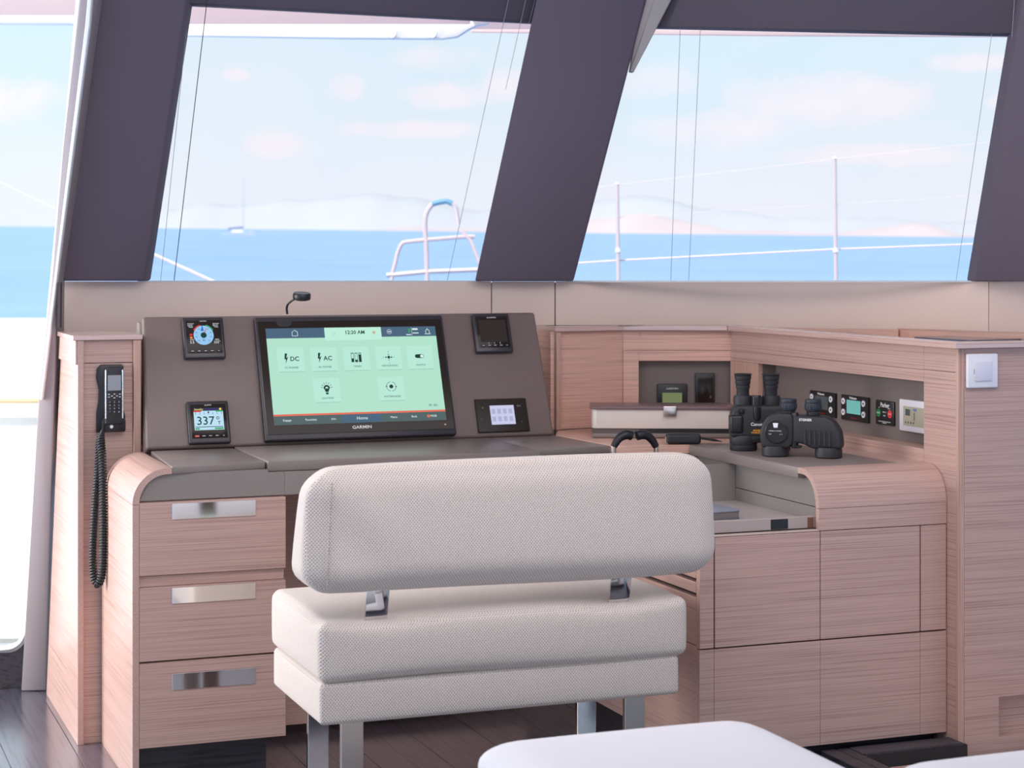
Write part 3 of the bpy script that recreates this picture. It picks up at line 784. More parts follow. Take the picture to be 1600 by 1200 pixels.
b = BM(); prism(b, [(-.008, .076), (.000, .076), (-.003, .094)], 'y', -.0178, -.0181); link('boat_mark', b, mat('dial_deep_blue', (0, 0, 0), emit=(40, 110, 200)), d1, world=False)
for (s, x, z, sz) in (('222\u00b0', -.034, .094, .0095), ('222\u00b0', .034, .094, .0095), ('5.5', -.033, .044, .0095), ('222\u00b0', .034, .044, .0095), ('kt', -.001, .050, .009)):
    text(s, sz, x, z, -.0178 if s != 'kt' else -.0179, GLOW_W if s != 'kt' else INK, d1)
for (s, x, z) in (('TWD', -.034, .087), ('TWA', .034, .087), ('SOG', -.033, .0515), ('HDG', .034, .0515)): text(s, .0052, x, z, -.0178, GLOW_W, d1)
for a in range(-4, 5):
    if a == 0: continue
    an = PI / 2 - a * PI / 5.2; text(str(abs(a) * 3) + '0' if False else str(abs(a) * 30), .0045, -.001 + .0205 * math.cos(an), .064 + .0205 * math.sin(an), -.0179, INK, d1)
b = BM(); box(b, -.038, -.031, -.0174, -.0178, .063, .0685, .001, 1); link('status_lamp', b, SCR_RED, d1, world=False)
b = BM(); box(b, -.038, -.031, -.0174, -.0178, .055, .0605, .001, 1); link('status_lamp', b, mat('amber', (0, 0, 0), emit=(240, 130, 60)), d1, world=False)
text('GARMIN', .0048, 0, .1035, -.0176, PRINT_W, d1)
# autopilot display
d2 = inst('square black display reading 337 degrees, lower left of the console', .998, .006, btn0=True)
b = BM(); box(b, -.039, .039, -.0173, -.0177, .036, .088); link('screen', b, PALE_B, d2, world=False)
b = BM(); box(b, -.039, .039, -.0173, -.0177, .0885, .096); link('title_bar', b, mat('title_blue', (0, 0, 0), emit=(50, 52, 96)), d2, world=False)
text('Standby', .0075, -.025, .0922, -.0179, SCR_YEL, d2)
b = BM(); lathe(b, [(.003, 0), (.003, .0003)], .032, .0922, 16, 'y', -.0177); link('sun_mark', b, SCR_YEL, d2, world=False)
text('337', .032, -.009, .060, -.0179, INK, d2, bold=.0002); text('\u00b0', .032, .024, .0585, -.0179, INK, d2); text('T', .012, .027, .054, -.0179, INK, d2, bold=.0002)
b = BM(); box(b, -.039, -.019, -.0178, -.0181, .085, .0885); link('port_bar', b, SCR_RED, d2, world=False)
b = BM(); box(b, .019, .039, -.0178, -.0181, .085, .0885); link('starboard_bar', b, SCR_GRN, d2, world=False)
b = BM()
for k in range(-3, 4): box(b, k * .0115 - .0005, k * .0115 + .0005, -.0178, -.0181, .078, .084)
prism(b, [(-.003, .082), (.003, .082), (0, .088)], 'y', -.0178, -.0181); box(b, -.037, .037, -.0178, -.0181, .0435, .0452); link('scale_marks', b, INK, d2, world=False)
b = BM(); box(b, -.037, -.026, -.0178, -.0181, .0375, .0415); box(b, .014, .037, -.0178, -.0181, .0375, .0415); link('gauge_bar', b, SCR_GRN, d2, world=False)
text('GARMIN', .0048, 0, .1035, -.0176, PRINT_W, d2)
# dark display
d3 = inst('square black display, switched off, upper right of the console', 1.824, .241)
b = BM(); box(b, -.040, .040, -.0173, -.0176, .030, .096); link('screen', b, SCR_DARK, d3, world=False)
text('GARMIN', .0058, 0, .1025, -.0176, PRINT_W, d3, wscale=1.3)
b = BM()
for x in (-.017, .0, .017): box(b, x - .0004, x + .0004, -.0174, -.0178, .024, .029)
link('tick_marks', b, PRINT_W, d3, world=False)
# touch panel
d4 = dashdev('touch_panel', 'flat black glass panel with lit lavender screen, lower right of the console', 'control panel', 1.8025, .012, .152)
b = BM(); box(b, -.076, .076, -.007, 0, 0, .096, .0015, 1); link('glass_plate', b, BLACK_G, d4, world=False)
b = BM(); box(b, -.035, .036, -.0072, -.0076, .021, .076); link('screen', b, SCR_LAV, d4, world=False)
for r in range(2):
    for c in range(4):
        b = BM(); box(b, -.031 + c * .0168, -.0205 + c * .0168, -.0076, -.0079, .030 + r * .022, .044 + r * .022, .001, 1); link('icon', b, SCR_LAV2, d4, world=False)
for (s, x, z) in (('X', -.056, .070), ('ESC', .052, .073), ('+', -.063, .038), ('-', -.050, .026), ('I', .055, .027)): text(s, .007, x, z, -.0074, mat('touch_print', (150, 146, 150), .5) if s == 'X' else bpy.data.materials['touch_print'], d4)

# chartplotter
cpx, cpt, cw, chh = 1.1985, .0045, .5345, .348
d5 = dashdev('chartplotter', 'large black chartplotter with mint green home screen in the middle of the console', 'screen', cpx, cpt, cw)
hw = cw / 2
b = BM(); box(b, -hw, hw, -.022, 0, 0, chh, .005, 3); link('housing', b, BEZEL, d5, world=False)
b = BM(); box(b, -hw + .006, hw - .006, -.0232, -.0215, .016, chh - .014, .001, 1); link('front_glass', b, BLACK_G, d5, world=False)
b = BM(); prism(b, [(-.2095, chh - .0145), (-.165, chh - .0145), (-.168, chh - .024), (-.176, chh - .029), (-.199, chh - .029), (-.2065, chh - .024)], 'y', -.0232, -.0236); link('camera_notch', b, BLACK, d5, world=False)
sx0, sx1, sz0, sz1 = -hw + .027, hw - .026, .0425, .3135
sw, sh = sx1 - sx0, sz1 - sz0
X = lambda f: sx0 + sw * f
Z = lambda f: sz1 - sh * f
def sbox(name, f0, f1, g0, g1, m, lay):
    b = BM(); box(b, X(f0), X(f1), -.0233 - lay * .0002, -.0235 - lay * .0002, Z(g1), Z(g0)); return link(name, b, m, d5, world=False)
sbox('screen', 0, 1, 0, 1, MINT, 0)
sbox('title_bar', 0, .338, 0, .105, NAVY, 1); sbox('title_bar', .672, 1, 0, .105, NAVY, 1); sbox('clock_tab', .338, .672, 0, .135, TABM, 2)
sbox('alert_line', 0, 1, .893, .912, CORAL, 2); sbox('menu_bar', 0, 1, .912, 1, SLATE, 1); sbox('menu_highlight', .385, .62, .915, 1, NAVY, 2)
row1 = [.128, .32, .51, .70, .887]; row2 = [.318, .695]
Y1 = -.0242
for fx, fz in [(f, .33) for f in row1] + [(f, .655) for f in row2]:
    c = sbox('card', fx - .077, fx + .077, fz - .125, fz + .125, MINT2, 1)
    sbox('card_shadow', fx - .072, fx + .072, fz + .125, fz + .131, CARD_SHADOW, 2)
def st(s, size, fx, fz, m=INK, **k): return text(s, size, X(fx), Z(fz), -.0243, m, d5, thick=.0001, **k)
for s, fx, fz in (('DC POWER', row1[0], .415), ('AC POWER', row1[1], .415), ('TANKS', row1[2], .415), ('NAVIGATION', row1[3], .415), ('SWITCH', row1[4], .415), ('LIGHTING', row2[0], .74), ('WATERMAKER', row2[1], .74)):
    st(s, .0072, fx, fz)
st('DC', .0175, row1[0] + .022, .325, bold=.0003); st('AC', .0175, row1[1] + .022, .325, bold=.0003)
def iconbm(fn):
    b = BM(); fn(b); return link('icon', b, INK, d5, world=False)
YA, YB = -.0241, -.0244
def P2(b, pts): prism(b, [(X(a), Z(c)) for a, c in pts], 'y', YA, YB)
def bolt(cx):
    def f(b):
        P2(b, [(cx - .032, .265), (cx - .018, .265), (cx - .027, .325), (cx - .036, .325)]); P2(b, [(cx - .030, .318), (cx - .014, .30), (cx - .032, .372), (cx - .028, .33)])
    return f
iconbm(bolt(row1[0])); iconbm(bolt(row1[1]))
def tanks(b):
    for k in range(3):
        x = row1[2] - .032 + k * .022; fill = (.33, .345, .29)[k]
        P2(b, [(x, fill), (x + .016, fill), (x + .016, .37), (x, .37)])
        P2(b, [(x, .275), (x + .002, .275), (x + .002, .37), (x, .37)]); P2(b, [(x + .014, .275), (x + .016, .275), (x + .016, .37), (x + .014, .37)]); P2(b, [(x, .272), (x + .016, .272), (x + .016, .279), (x, .279)])
iconbm(tanks)
def compass(b):
    c = (X(row1[3]), Z(.325))
    for (dx, dz, r) in ((0, 0, .0042), (.008, 0, .0022), (-.008, 0, .0022), (.015, 0, .0011), (-.015, 0, .0011), (0, .016, .0011), (0, -.016, .0011), (.0, .008, .0014), (0, -.008, .0014)):
        lathe(b, [(r, 0), (r, .0003)], c[0] + dx, c[1] + dz, 10, 'y', YA)
iconbm(compass)
def toggle(b):
    c = (X(row1[4]), Z(.32)); box(b, c[0] - .009, c[0] + .006, YA, YB, c[1] - .0055, c[1] + .0055, .0)
    lathe(b, [(.0055, 0), (.0055, .0003)], c[0] - .009, c[1], 16, 'y', YA)
    ringarc(b, c[0] + .006, c[1], .0045, .0055, -PI / 2, PI / 2, YA, YB, 8)
iconbm(toggle)
b = BM(); lathe(b, [(.0043, 0), (.0043, .0003)], X(row1[4]) + .005, Z(.32), 16, 'y', -.02445); link('toggle_dot', b, GLOW_W, d5, world=False)
def bulb(b):
    c = (X(row2[0]), Z(.635)); ringarc(b, c[0], c[1], .004, .0088, -.2, PI + .2, YA, YB, 12)
    prism(b, [(c[0] - .0075, c[1] - .001), (c[0] + .0075, c[1] - .001), (c[0] + .0038, c[1] - .011), (c[0] - .0038, c[1] - .011)], 'y', YA, YB)
    box(b, c[0] - .0036, c[0] + .0036, YA, YB, c[1] - .0175, c[1] - .0125)
    for k in range(7):
        a = PI * (.05 + .9 * k / 6); dx, dz = math.cos(a), math.sin(a); n = (-dz * .0006, dx * .0006)
        prism(b, [(c[0] + dx * .0115 + n[0], c[1] + dz * .0115 + n[1]), (c[0] + dx * .0115 - n[0], c[1] + dz * .0115 - n[1]), (c[0] + dx * .0165 - n[0], c[1] + dz * .0165 - n[1]), (c[0] + dx * .0165 + n[0], c[1] + dz * .0165 + n[1])], 'y', YA, YB)
iconbm(bulb)
def cyc(b):
    c = (X(row2[1]), Z(.635)); lathe(b, [(.0055, 0), (.0055, .0003)], c[0], c[1], 14, 'y', YA)
    ringarc(b, c[0], c[1], .0128, .0138, .2, 1.35, YA, YB, 8); ringarc(b, c[0], c[1], .0128, .0138, 1.7, 2.9, YA, YB, 8)
    ringarc(b, c[0], c[1], .0128, .0138, 3.3, 4.5, YA, YB, 8); ringarc(b, c[0], c[1], .0128, .0138, 4.8, 6.0, YA, YB, 8)
    for s in (-1, 1): prism(b, [(c[0] + s * .0110, c[1] + s * .001), (c[0] + s * .016, c[1] + s * .001), (c[0] + s * .0135, c[1] - s * .0045)], 'y', YA, YB)
iconbm(cyc)
st('12:20 AM', .0145, .515, .055, bold=.0003)
b = BM(); ringarc(b, X(.392), Z(.062), .0035, .0045, 0, 2 * PI, YA, YB, 12); link('icon', b, CARD_SHADOW, d5, world=False)
b = BM(); lathe(b, [(.0042, 0), (.0042, .0003)], X(.628), Z(.058), 12, 'y', YA); link('icon', b, mat('dusty_pink', (0, 0, 0), emit=(205, 165, 150)), d5, world=False)
b = BM(); ringarc(b, X(.72), Z(.052), .006, .0068, 0, 2 * PI, YA, YB, 16); box(b, X(.72) - .004, X(.72) + .004, YA, YB, Z(.052) - .0012, Z(.052) + .0012)
cx_, cz_ = X(.165), Z(.055)
for a, c in (((-.008, .003), (0, .009)), ((0, .009), (.008, .003)), ((.0075, .003), (.0075, -.0075)), ((.0075, -.0075), (-.0075, -.0075)), ((-.0075, -.0075), (-.0075, .003))):
    tube(b, [(cx_ + a[0], -.0242, cz_ + a[1]), (cx_ + c[0], -.0242, cz_ + c[1])], .0007, 4)
cx_, cz_ = X(.95), Z(.055)
ringarc(b, cx_, cz_, .0048, .0060, 0, PI, YA, YB, 10); box(b, cx_ - .006, cx_ - .0048, YA, YB, cz_ - .006, cz_); box(b, cx_ + .0048, cx_ + .006, YA, YB, cz_ - .006, cz_); box(b, cx_ - .0085, cx_ + .0085, YA, YB, cz_ - .0078, cz_ - .0062); lathe(b, [(.0014, 0), (.0014, .0003)], cx_, cz_ + .0075, 8, 'y', YA)
box(b, X(.86), X(.892), YA, YB, Z(.037), Z(.02)); box(b, X(.86), X(.895), YA, YB, Z(.075), Z(.066)); box(b, X(.82), X(.85), YA, YB, Z(.092), Z(.083)); box(b, X(.8545), X(.856), YA, YB, Z(.095), Z(.012))
link('icon', b, GLOW_W, d5, world=False)
b = BM(); box(b, X(.836), X(.846), YA, YB, Z(.065), Z(.022)); link('signal_mark', b, SCR_GRN, d5, world=False)
for s, fx, sz in (('Engage', .075, .0085), ('Favorites', .21, .0085), ('Info', .34, .0085), ('Home', .505, .0125), ('Menu', .69, .0085), ('Back', .81, .0085), ('MOB', .925, .0085)):
    st(s, sz, fx, .956, GLOW_W)
b = BM(); lathe(b, [(.0042, 0), (.0042, .0003)], X(.895), Z(.956), 14, 'y', YA); link('alert_dot', b, CORAL, d5, world=False)
st('FR  EN', .0085, .93, .845)
text('GARMIN', .0125, 0, .0295, -.0234, PRINT_W, d5, wscale=1.15, bold=.0002)
text('o', .009, hw - .031, .030, -.0234, PRINT_W, d5, bold=.0003); 
b = BM(); lathe(b, [(.0008, 0), (.0008, .0003)], hw - .044, .0295, 8, 'y', -.0233); link('power_lamp', b, SCR_RED, d5, world=False)

# gooseneck lamp on top of the console
q0 = at(449, 486, 'y', y_t + .02)
gl = thing('gooseneck_lamp', 'small black gooseneck lamp arching over the top edge of the console', 'lamp', (q0.x, q0.y, z_t + .0))
def gp(px, py, dy=0): return at(px, py, 'y', y_t + .02 - dy)
b = BM(); tube(b, smooth([gp(449, 491), gp(448, 482), gp(450, 475, .01), gp(457, 469, .02), (gp(463, 466, .03))], 4), .0032, 8); link('stem', b, BLACK, gl)
hc = gp(471.5, 462, .035)
b = BM(); lathe(b, [(.0235, -.010), (.0245, -.006), (.0245, .004), (.022, .008), (.0, .008)][:4], 0, 0, 28, 'z', 0); b.transform(Matrix.LocRotScale(hc, Matrix.Rotation(.16, 3, 'X'), None)); link('lamp_head', b, BLACK, gl)
b = BM(); lathe(b, [(.016, -.0125), (.018, -.0102)], 0, 0, 24, 'z', 0); b.transform(Matrix.LocRotScale(hc, Matrix.Rotation(.16, 3, 'X'), None)); link('lens', b, mat('copper_lens', (110, 70, 50), .2), gl)

# ================================================================== CORNER NOOK
A_ = Vector((2.090, 5.125, 0)); C_ = Vector((2.318, 5.158, 0)); B_ = Vector((2.636, 5.030, 0))
nk = thing('corner_nook', 'oak corner unit with open shelf and small instrument niche', 'cabinet', (2.34, 4.9, 0))
def board(name, p, q, z0, z1, th, m, out_=0.0):
    p = Vector(p); q = Vector(q); d = (q - p).normalized(); n = Vector((-d.y, d.x, 0))
    if n.y < 0: n = -n
    a = p - n * out_; c = q - n * out_
    bb = BM(); slab(bb, [(a.x, a.y, z0), (c.x, c.y, z0), (c.x + n.x * th, c.y + n.y * th, z0), (a.x + n.x * th, a.y + n.y * th, z0)], (0, 0, z1 - z0), .0008, 1)
    return link(name, bb, m, nk)
board('back_panel', A_ + (C_ - A_) * .03, C_, .766, 1.047, .014, W_N)
u_ = (B_ - C_).normalized()
def onC(px): # distance along C->B for a pixel column
    d = ray(px, 398); # solve C + u t  on ray in plan
    det = u_.x * (-d.y) - (-d.x) * u_.y
    t = ((EYE.x - C_.x) * (-d.y) - (-d.x) * (EYE.y - C_.y)) / det
    return t
t1, t2 = onC(998), onC(1142)
L_ = (B_ - C_).length
pt = lambda t: C_ + u_ * t
board('stile', pt(.001), pt(t1), .766, .988, .012, W_N)
board('stile', pt(t2), pt(L_ - .022), .766, .988, .012, W_N)
board('rail', pt(.001), pt(L_ - .022), .989, 1.047, .012, W_N)
board('rail', pt(t1), pt(t2), .958, .988, .012, W_N)
board('rail', pt(t1), pt(t2), .766, .80, .012, W_N)
nn = Vector((-u_.y, u_.x, 0));
if nn.y < 0: nn = -nn
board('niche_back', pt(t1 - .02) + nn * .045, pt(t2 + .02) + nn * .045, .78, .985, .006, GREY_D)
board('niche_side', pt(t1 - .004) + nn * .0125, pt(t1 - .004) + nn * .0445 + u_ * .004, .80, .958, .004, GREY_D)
# left return and edge post
ret = atD(846, 398, 5.66); ret.z = 0
board('return_panel', (ret.x, ret.y, 0), A_ - Vector((.002, 0, 0)), .766, 1.047, .012, W_N)
b = BM(); box(b, A_.x - .002, A_.x + .012, A_.y - .016, A_.y - .002, .766, 1.047, .001, 1); link('edge_post', b, W_E, nk)
# top trim
tw = .022
b = BM(); slab(b, [(ret.x - .01, ret.y - .02, 1.048), (A_.x - .006, A_.y - .020, 1.048), (C_.x - .006, C_.y - .020, 1.048), (2.589, 5.015, 1.048), (2.589, 5.06, 1.048), (C_.x + .02, C_.y + .05, 1.048), (A_.x, A_.y + .06, 1.048), (ret.x, ret.y + .05, 1.048)], (0, 0, .015), .0015, 1)
link('top_trim', b, W_T, nk)
# shelf
sp = [(2.059, 4.645), (2.087, 4.636), (2.257, 4.607), (2.61, 4.603), (2.61, 5.02), (C_.x, C_.y - .001), (A_.x, A_.y - .02), (2.034, 4.985)]
b = BM(); slab(b, [(x, y_, .741) for x, y_ in sp], (0, 0, .0235), .001, 1); link('shelf', b, W_N, nk)
b = BM(); slab(b, [(2.087, 4.641, .66), (2.25, 4.612, .66), (2.25, 4.63, .66), (2.09, 4.66, .66)], (0, 0, .08)); link('shelf_apron', b, GREY, nk)
for px in (1000, 1142, 1180):
    pass
for t in (t1 + .003, t2 - .003):
    p_ = pt(t); bb = BM(); lathe(bb, [(.0055, 0), (.0055, .001)], 0, 0, 12, 'y', 0)
    bb.transform(Matrix.LocRotScale(Vector((p_.x, p_.y, 1.036)), Matrix.Rotation(-TH, 3, 'Z'), None)); link('screw_cap', bb, bpy.data.materials['cap_wood'], nk)

# small devices in the nook niche
def nookdev(name, label, cat, px, z, off=.0445):
    t = onC(px); p = pt(t) + nn * (off - .0005); return thing(name, label, cat, (p.x, p.y, z), (0, 0, math.atan2(u_.y, u_.x)))
nd = nookdev('marine_display', 'small black instrument with olive green screen inside the nook niche', 'display', 1051.5, .79, .044)
nd['group'] = 'square marine displays'
b = BM(); box(b, -.045, .045, -.010, 0, 0, .098, .004, 2); link('housing', b, BLACK, nd, world=False)
b = BM(); box(b, -.029, .029, -.0105, -.0100, .035, .072); link('screen', b, SCR_OLV, nd, world=False)
text('GARMIN', .008, 0, .084, -.0102, PRINT_W, nd, wscale=1.2)
ns = nookdev('switch_box', 'black rectangular socket cover inside the nook niche', 'socket', 1103, .80, .044)
b = BM(); box(b, -.029, .029, -.012, 0, 0, .120, .002, 2); link('cover', b, BLACK, ns, world=False)
b = BM(); box(b, -.021, .023, -.0145, -.0118, .008, .107, .002, 2); link('flap', b, BLACK_G, ns, world=False)
b = BM(); lathe(b, [(.003, 0), (.003, .001)], .016, .05, 12, 'y', -.0145); link('latch', b, CHROME, ns, world=False)

# box on the shelf
bx = thing('storage_box', 'long off-white box with plum lid and metal clasp on the nook shelf', 'box', (2.300, 4.855, .7655), (0, 0, -math.radians(23)))
bl = .194
b = BM(); box(b, -bl, bl, -.075, .075, 0, .013, .004, 2); link('base', b, GREY_D, bx, world=False)
b = BM(); box(b, -bl + .006, bl - .006, -.069, .069, .013, .026, .0); link('plinth_band', b, mat('box_band', (96, 88, 84), .4), bx, world=False)
b = BM(); box(b, -bl * .33, bl, -.0705, -.068, .0145, .0245); link('slot', b, BLACK, bx, world=False)
b = BM(); prism(b, [(x * 1, y_) for x, y_ in [(-bl, -.06), (-bl + .004, -.069), (-bl + .013, -.075), (bl - .013, -.075), (bl - .004, -.069), (bl, -.06), (bl, .075), (-bl, .075)]], 'z', .0262, .079, .0015, 2); link('body', b, WHITE_BOX, bx, world=False)
b = BM(); prism(b, [(x * 1, y_) for x, y_ in [(-bl - .006, -.066), (-bl, -.078), (-bl + .013, -.084), (bl - .013, -.084), (bl, -.078), (bl + .006, -.066), (bl + .006, .08), (-bl - .006, .08)]], 'z', .0792, .086, .002, 2); link('lid', b, PLUM, bx, world=False)
b = BM(); box(b, .002, .038, -.088, -.0765, .060, .0885, .002, 2); link('clasp', b, SATIN, bx, world=False)

# dark pouch with strap beside the binoculars
pu = thing('strap_pouch', 'folded black binocular strap lying on the shelf edge beside the box', 'strap', (2.262, 4.625, .7655), (0, 0, -.36))
b = BM(); cushion(b, -.052, .04, -.022, .02, .0005, .028, .008, 0, (8, 4, 3)); link('pouch', b, BLACK_R, pu, world=False)
for k in range(3):
    pts = [(.02, -.014 + k * .008, .02 - k * .004), (.05, -.014 + k * .01, .016 - k * .003), (.075, -.016 + k * .012, .006 + .003 * (2 - k)), (.095, -.014 + k * .012, .005)]
    b = BM(); sm = smooth(pts, 4)
    for p, q in zip(sm, sm[1:]): slab(b, [p + Vector((0, -.005, 0)), q + Vector((0, -.005, 0)), q + Vector((0, .005, 0)), p + Vector((0, .005, 0))], (0, 0, .002))
    link('strap', b, BLACK, pu, world=False)
b = BM(); box(b, -.0535, -.0515, -.012, .006, .006, .018, .001, 1); link('stitched_end', b, mat('tan_stitch', (190, 150, 130), .7), pu, world=False)

# ================================================================== RIGHT TALL CABINET
XC = 2.612; YN = 3.873
rc = thing('galley_cabinet', 'tall oak cabinet on the right with instrument niche and open top tray', 'cabinet', (3.0, 4.3, 0))
ZT = 1.047
b = BM(); box(b, XC, XC + .016, 4.022, 5.035, .989, ZT, .0008, 1); link('top_rail', b, W_Y, rc)
b = BM(); box(b, XC, XC + .016, YN + .012, 4.021, .9905, ZT, .0008, 1); link('top_rail', b, W_Y, rc)
b = BM(); box(b, XC, XC + .016, 4.0225, 5.035, .960, .9885, .0008, 1); link('niche_rail', b, W_Y, rc)
b = BM(); box(b, XC, XC + .016, YN + .012, 4.0215, 0, .9895, .0008, 1); link('stile', b, W_Y, rc)
b = BM(); box(b, XC, XC + .016, 4.0225, 5.035, .30, .7955, .0008, 1); link('lower_panel', b, W_Y, rc)
b = BM(); box(b, XC, XC + .016, 4.872, 5.035, .796, .9595, .0008, 1); link('stile', b, W_E, rc)
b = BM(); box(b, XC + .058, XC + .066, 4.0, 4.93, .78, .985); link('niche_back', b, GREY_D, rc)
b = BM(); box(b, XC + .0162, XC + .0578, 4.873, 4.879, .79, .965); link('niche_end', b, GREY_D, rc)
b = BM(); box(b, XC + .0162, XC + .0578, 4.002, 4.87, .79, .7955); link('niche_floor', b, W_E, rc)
b = BM(); box(b, XC - .001, XC + .016, YN, YN + .0115, 0, ZT, .001, 1); link('corner_edge', b, W_E, rc)
# front face with recess pull
b = BM(); prism(b, [(XC + .0165, 0), (3.6, 0), (3.6, .117), (2.7255, .117), (2.7255, .212), (3.6, .212), (3.6, ZT), (XC + .0165, ZT)], 'y', YN + .0005, YN + .018, .0008, 1); link('front_panel', b, W_X, rc)
b = BM(); box(b, 2.7255, 3.6, YN + .03, YN + .04, .1, .23); link('recess_back', b, W_X, rc)
b = BM(); box(b, 2.7255, 3.6, YN + .0185, YN + .0295, .1125, .1175); link('recess_lip', b, W_E, rc)
# rim and tray
b = BM(); slab(b, [(XC - .022, YN - .018, ZT + .001), (3.65, YN - .018, ZT + .001), (3.65, YN + .036, ZT + .001), (XC + .026, YN + .036, ZT + .001), (XC + .026, 5.035, ZT + .001), (XC - .022, 5.035, ZT + .001)], (0, 0, .0145), .0012, 1); link('rim', b, W_T, rc)
b = BM(); box(b, XC + .02, 3.4, YN + .02, 4.85, 1.0, 1.02); link('tray_floor', b, W_X, rc)
w1 = wallpt(1402, 0, -.012); w0 = wallpt(1150, 0, -.012); w2 = wallpt(1640, 0, -.012)
b = BM(); slab(b, [(w0.x, w0.y, 1.02), (w1.x, w1.y, 1.02), (w1.x - SN * .02, w1.y - CS * .02, 1.02), (w0.x - SN * .02, w0.y - CS * .02, 1.02)], (0, 0, .032), .001, 1); link('upstand', b, W_N, rc)
b = BM(); slab(b, [(w1.x, w1.y, 1.02), (w2.x, w2.y - .04, 1.02), (w2.x - SN * .02 + .0, w2.y - CS * .02 - .15, 1.02), (w1.x - SN * .02 + .005, w1.y - CS * .02 - .05, 1.02)], (0, 0, .035), .001, 1); link('upstand', b, W_N, rc)
g0 = [at(1428, 526, 'z', 1.040), at(1514, 523.5, 'z', 1.040)]
hb = BM(); slab(hb, [g0[0], g0[1], (g0[1].x, g0[1].y - .25, 1.040), (g0[0].x + .02, g0[0].y - .25, 1.040)], (0, 0, -.010), .002, 1)
link('glass_panel', hb, mat('blue_black_glass', (104, 108, 126), .12), rc)

# devices on the cabinet side (facing the chair)
def sidedev(name, label, cat, ycen, z0, group=None):
    return thing(name, label, cat, (XC + .0575, ycen, z0), (0, 0, -PI / 2), group)
def heater(label, yc, zc, lit, group='four-button control panels in the right niche'):
    w, h = .068, .0335
    t = sidedev('control_panel', label, 'control panel', yc, zc - h, group)
    b = BM(); box(b, -w, w, -.007, 0, 0, 2 * h, .0015, 1); link('plate', b, BLACK, t, world=False)
    b = BM(); box(b, -.038, .032, -.0076, -.0071, .019, .055, .0); link('screen', b, SCR_TEAL if lit else LCD_GREY, t, world=False)
    for (x, z) in ((-.054, .050), (-.054, .021), (.048, .050), (.048, .021)):
        b = BM(); lathe(b, [(.0085, 0), (.0085, .0022)], x, z, 20, 'y', -.007); bt = link('button', b, WHITE_P, t, world=False)
        b = BM(); lathe(b, [(.003, 0), (.003, .0003)], x, z, 10, 'y', -.0093); link('button_dot', b, LCD_GREY, bt, world=False)
    text('Webasto', .0085, -.006, .0605, -.0072, PRINT_W, t, wscale=1.2, bold=.0002)
    text('bluecool', .008, .0, .0085, -.0072, PRINT_R, t, wscale=1.2)
    return t
heater('four-button black panel with dull grey screen, half hidden by the binoculars', 4.598, .862, False)
heater('four-button black panel with bright teal screen in the right niche', 4.430, .862, True)
pk = sidedev('start_stop_panel', 'black panel with green and red round buttons in the right niche', 'control panel', 4.284, .8305)
b = BM(); box(b, -.044, .044, -.005, 0, 0, .063, .004, 2); link('plate', b, BLACK, pk, world=False)
text('Parker', .016, .002, .051, -.0052, PRINT_W, pk, bold=.0004)
for x, m in ((-.028, GREEN_B), (.026, RED_B)):
    b = BM(); lathe(b, [(.0105, 0), (.0105, .001)], x, .030, 20, 'y', -.005); bt = link('button', b, m, pk, world=False); bt['label'] = ('green' if x < 0 else 'red') + ' round button'
    text('START' if x < 0 else 'STOP', .0055, x, .030, -.0062, PRINT_W, pk)
for s, x, z in (('ON', -.026, .0435), ('FAULT', .022, .0435), ('PRESS TO', 0, .033), ('RESET', 0, .024), ('SEA RECOVERY WATERMAKER', 0, .0085), ('CONTROL', 0, .005)): text(s, .0042, x, z, -.0052, PRINT_W, pk)
wf = sidedev('framed_display', 'white-framed beige display at the right end of the niche', 'display', 4.115, .8235)
b = BM(); box(b, -.095, .095, -.009, 0, 0, .081, .004, 2); link('frame', b, WHITE_P, wf, world=False)
b = BM(); box(b, -.074, .074, -.0098, -.0088, .015, .064, .0005, 1); link('plate', b, LCD_BEIGE, wf, world=False)
b = BM(); box(b, -.063, -.042, -.0102, -.0099, .041, .057); link('screen', b, LCD_GREY, wf, world=False)
b = BM()
for k, x in enumerate((-.062, -.050, -.038, -.026)): box(b, x - .0022, x + .0022, -.0101, -.0099, .021, .026)
box(b, -.024, -.021, -.0101, -.0099, .03, .05); link('icon', b, LCD_GREY, wf, world=False)
b = BM(); box(b, -.027, -.012, -.0101, -.0099, .054, .060); link('blue_mark', b, mat('blue_mark', (110, 130, 190), .5), wf, world=False)

# light switch on the front face
sw_ = thing('light_switch', 'square white light switch at the top corner of the right cabinet', 'switch', (2.6735, YN + .0003, .953))
b = BM(); box(b, -.0435, .0435, -.010, 0, 0, .082, .004, 3); link('frame', b, WHITE_P, sw_, world=False)
b = BM(); box(b, -.024, .0245, -.0135, -.0098, .017, .063, .0015, 2); link('rocker', b, mat('rocker_white', (226, 222, 234), .3), sw_, world=False)
b = BM(); box(b, -.0255, -.0245, -.0102, -.0100, .034, .046); link('indicator_slot', b, BLACK, sw_, world=False)

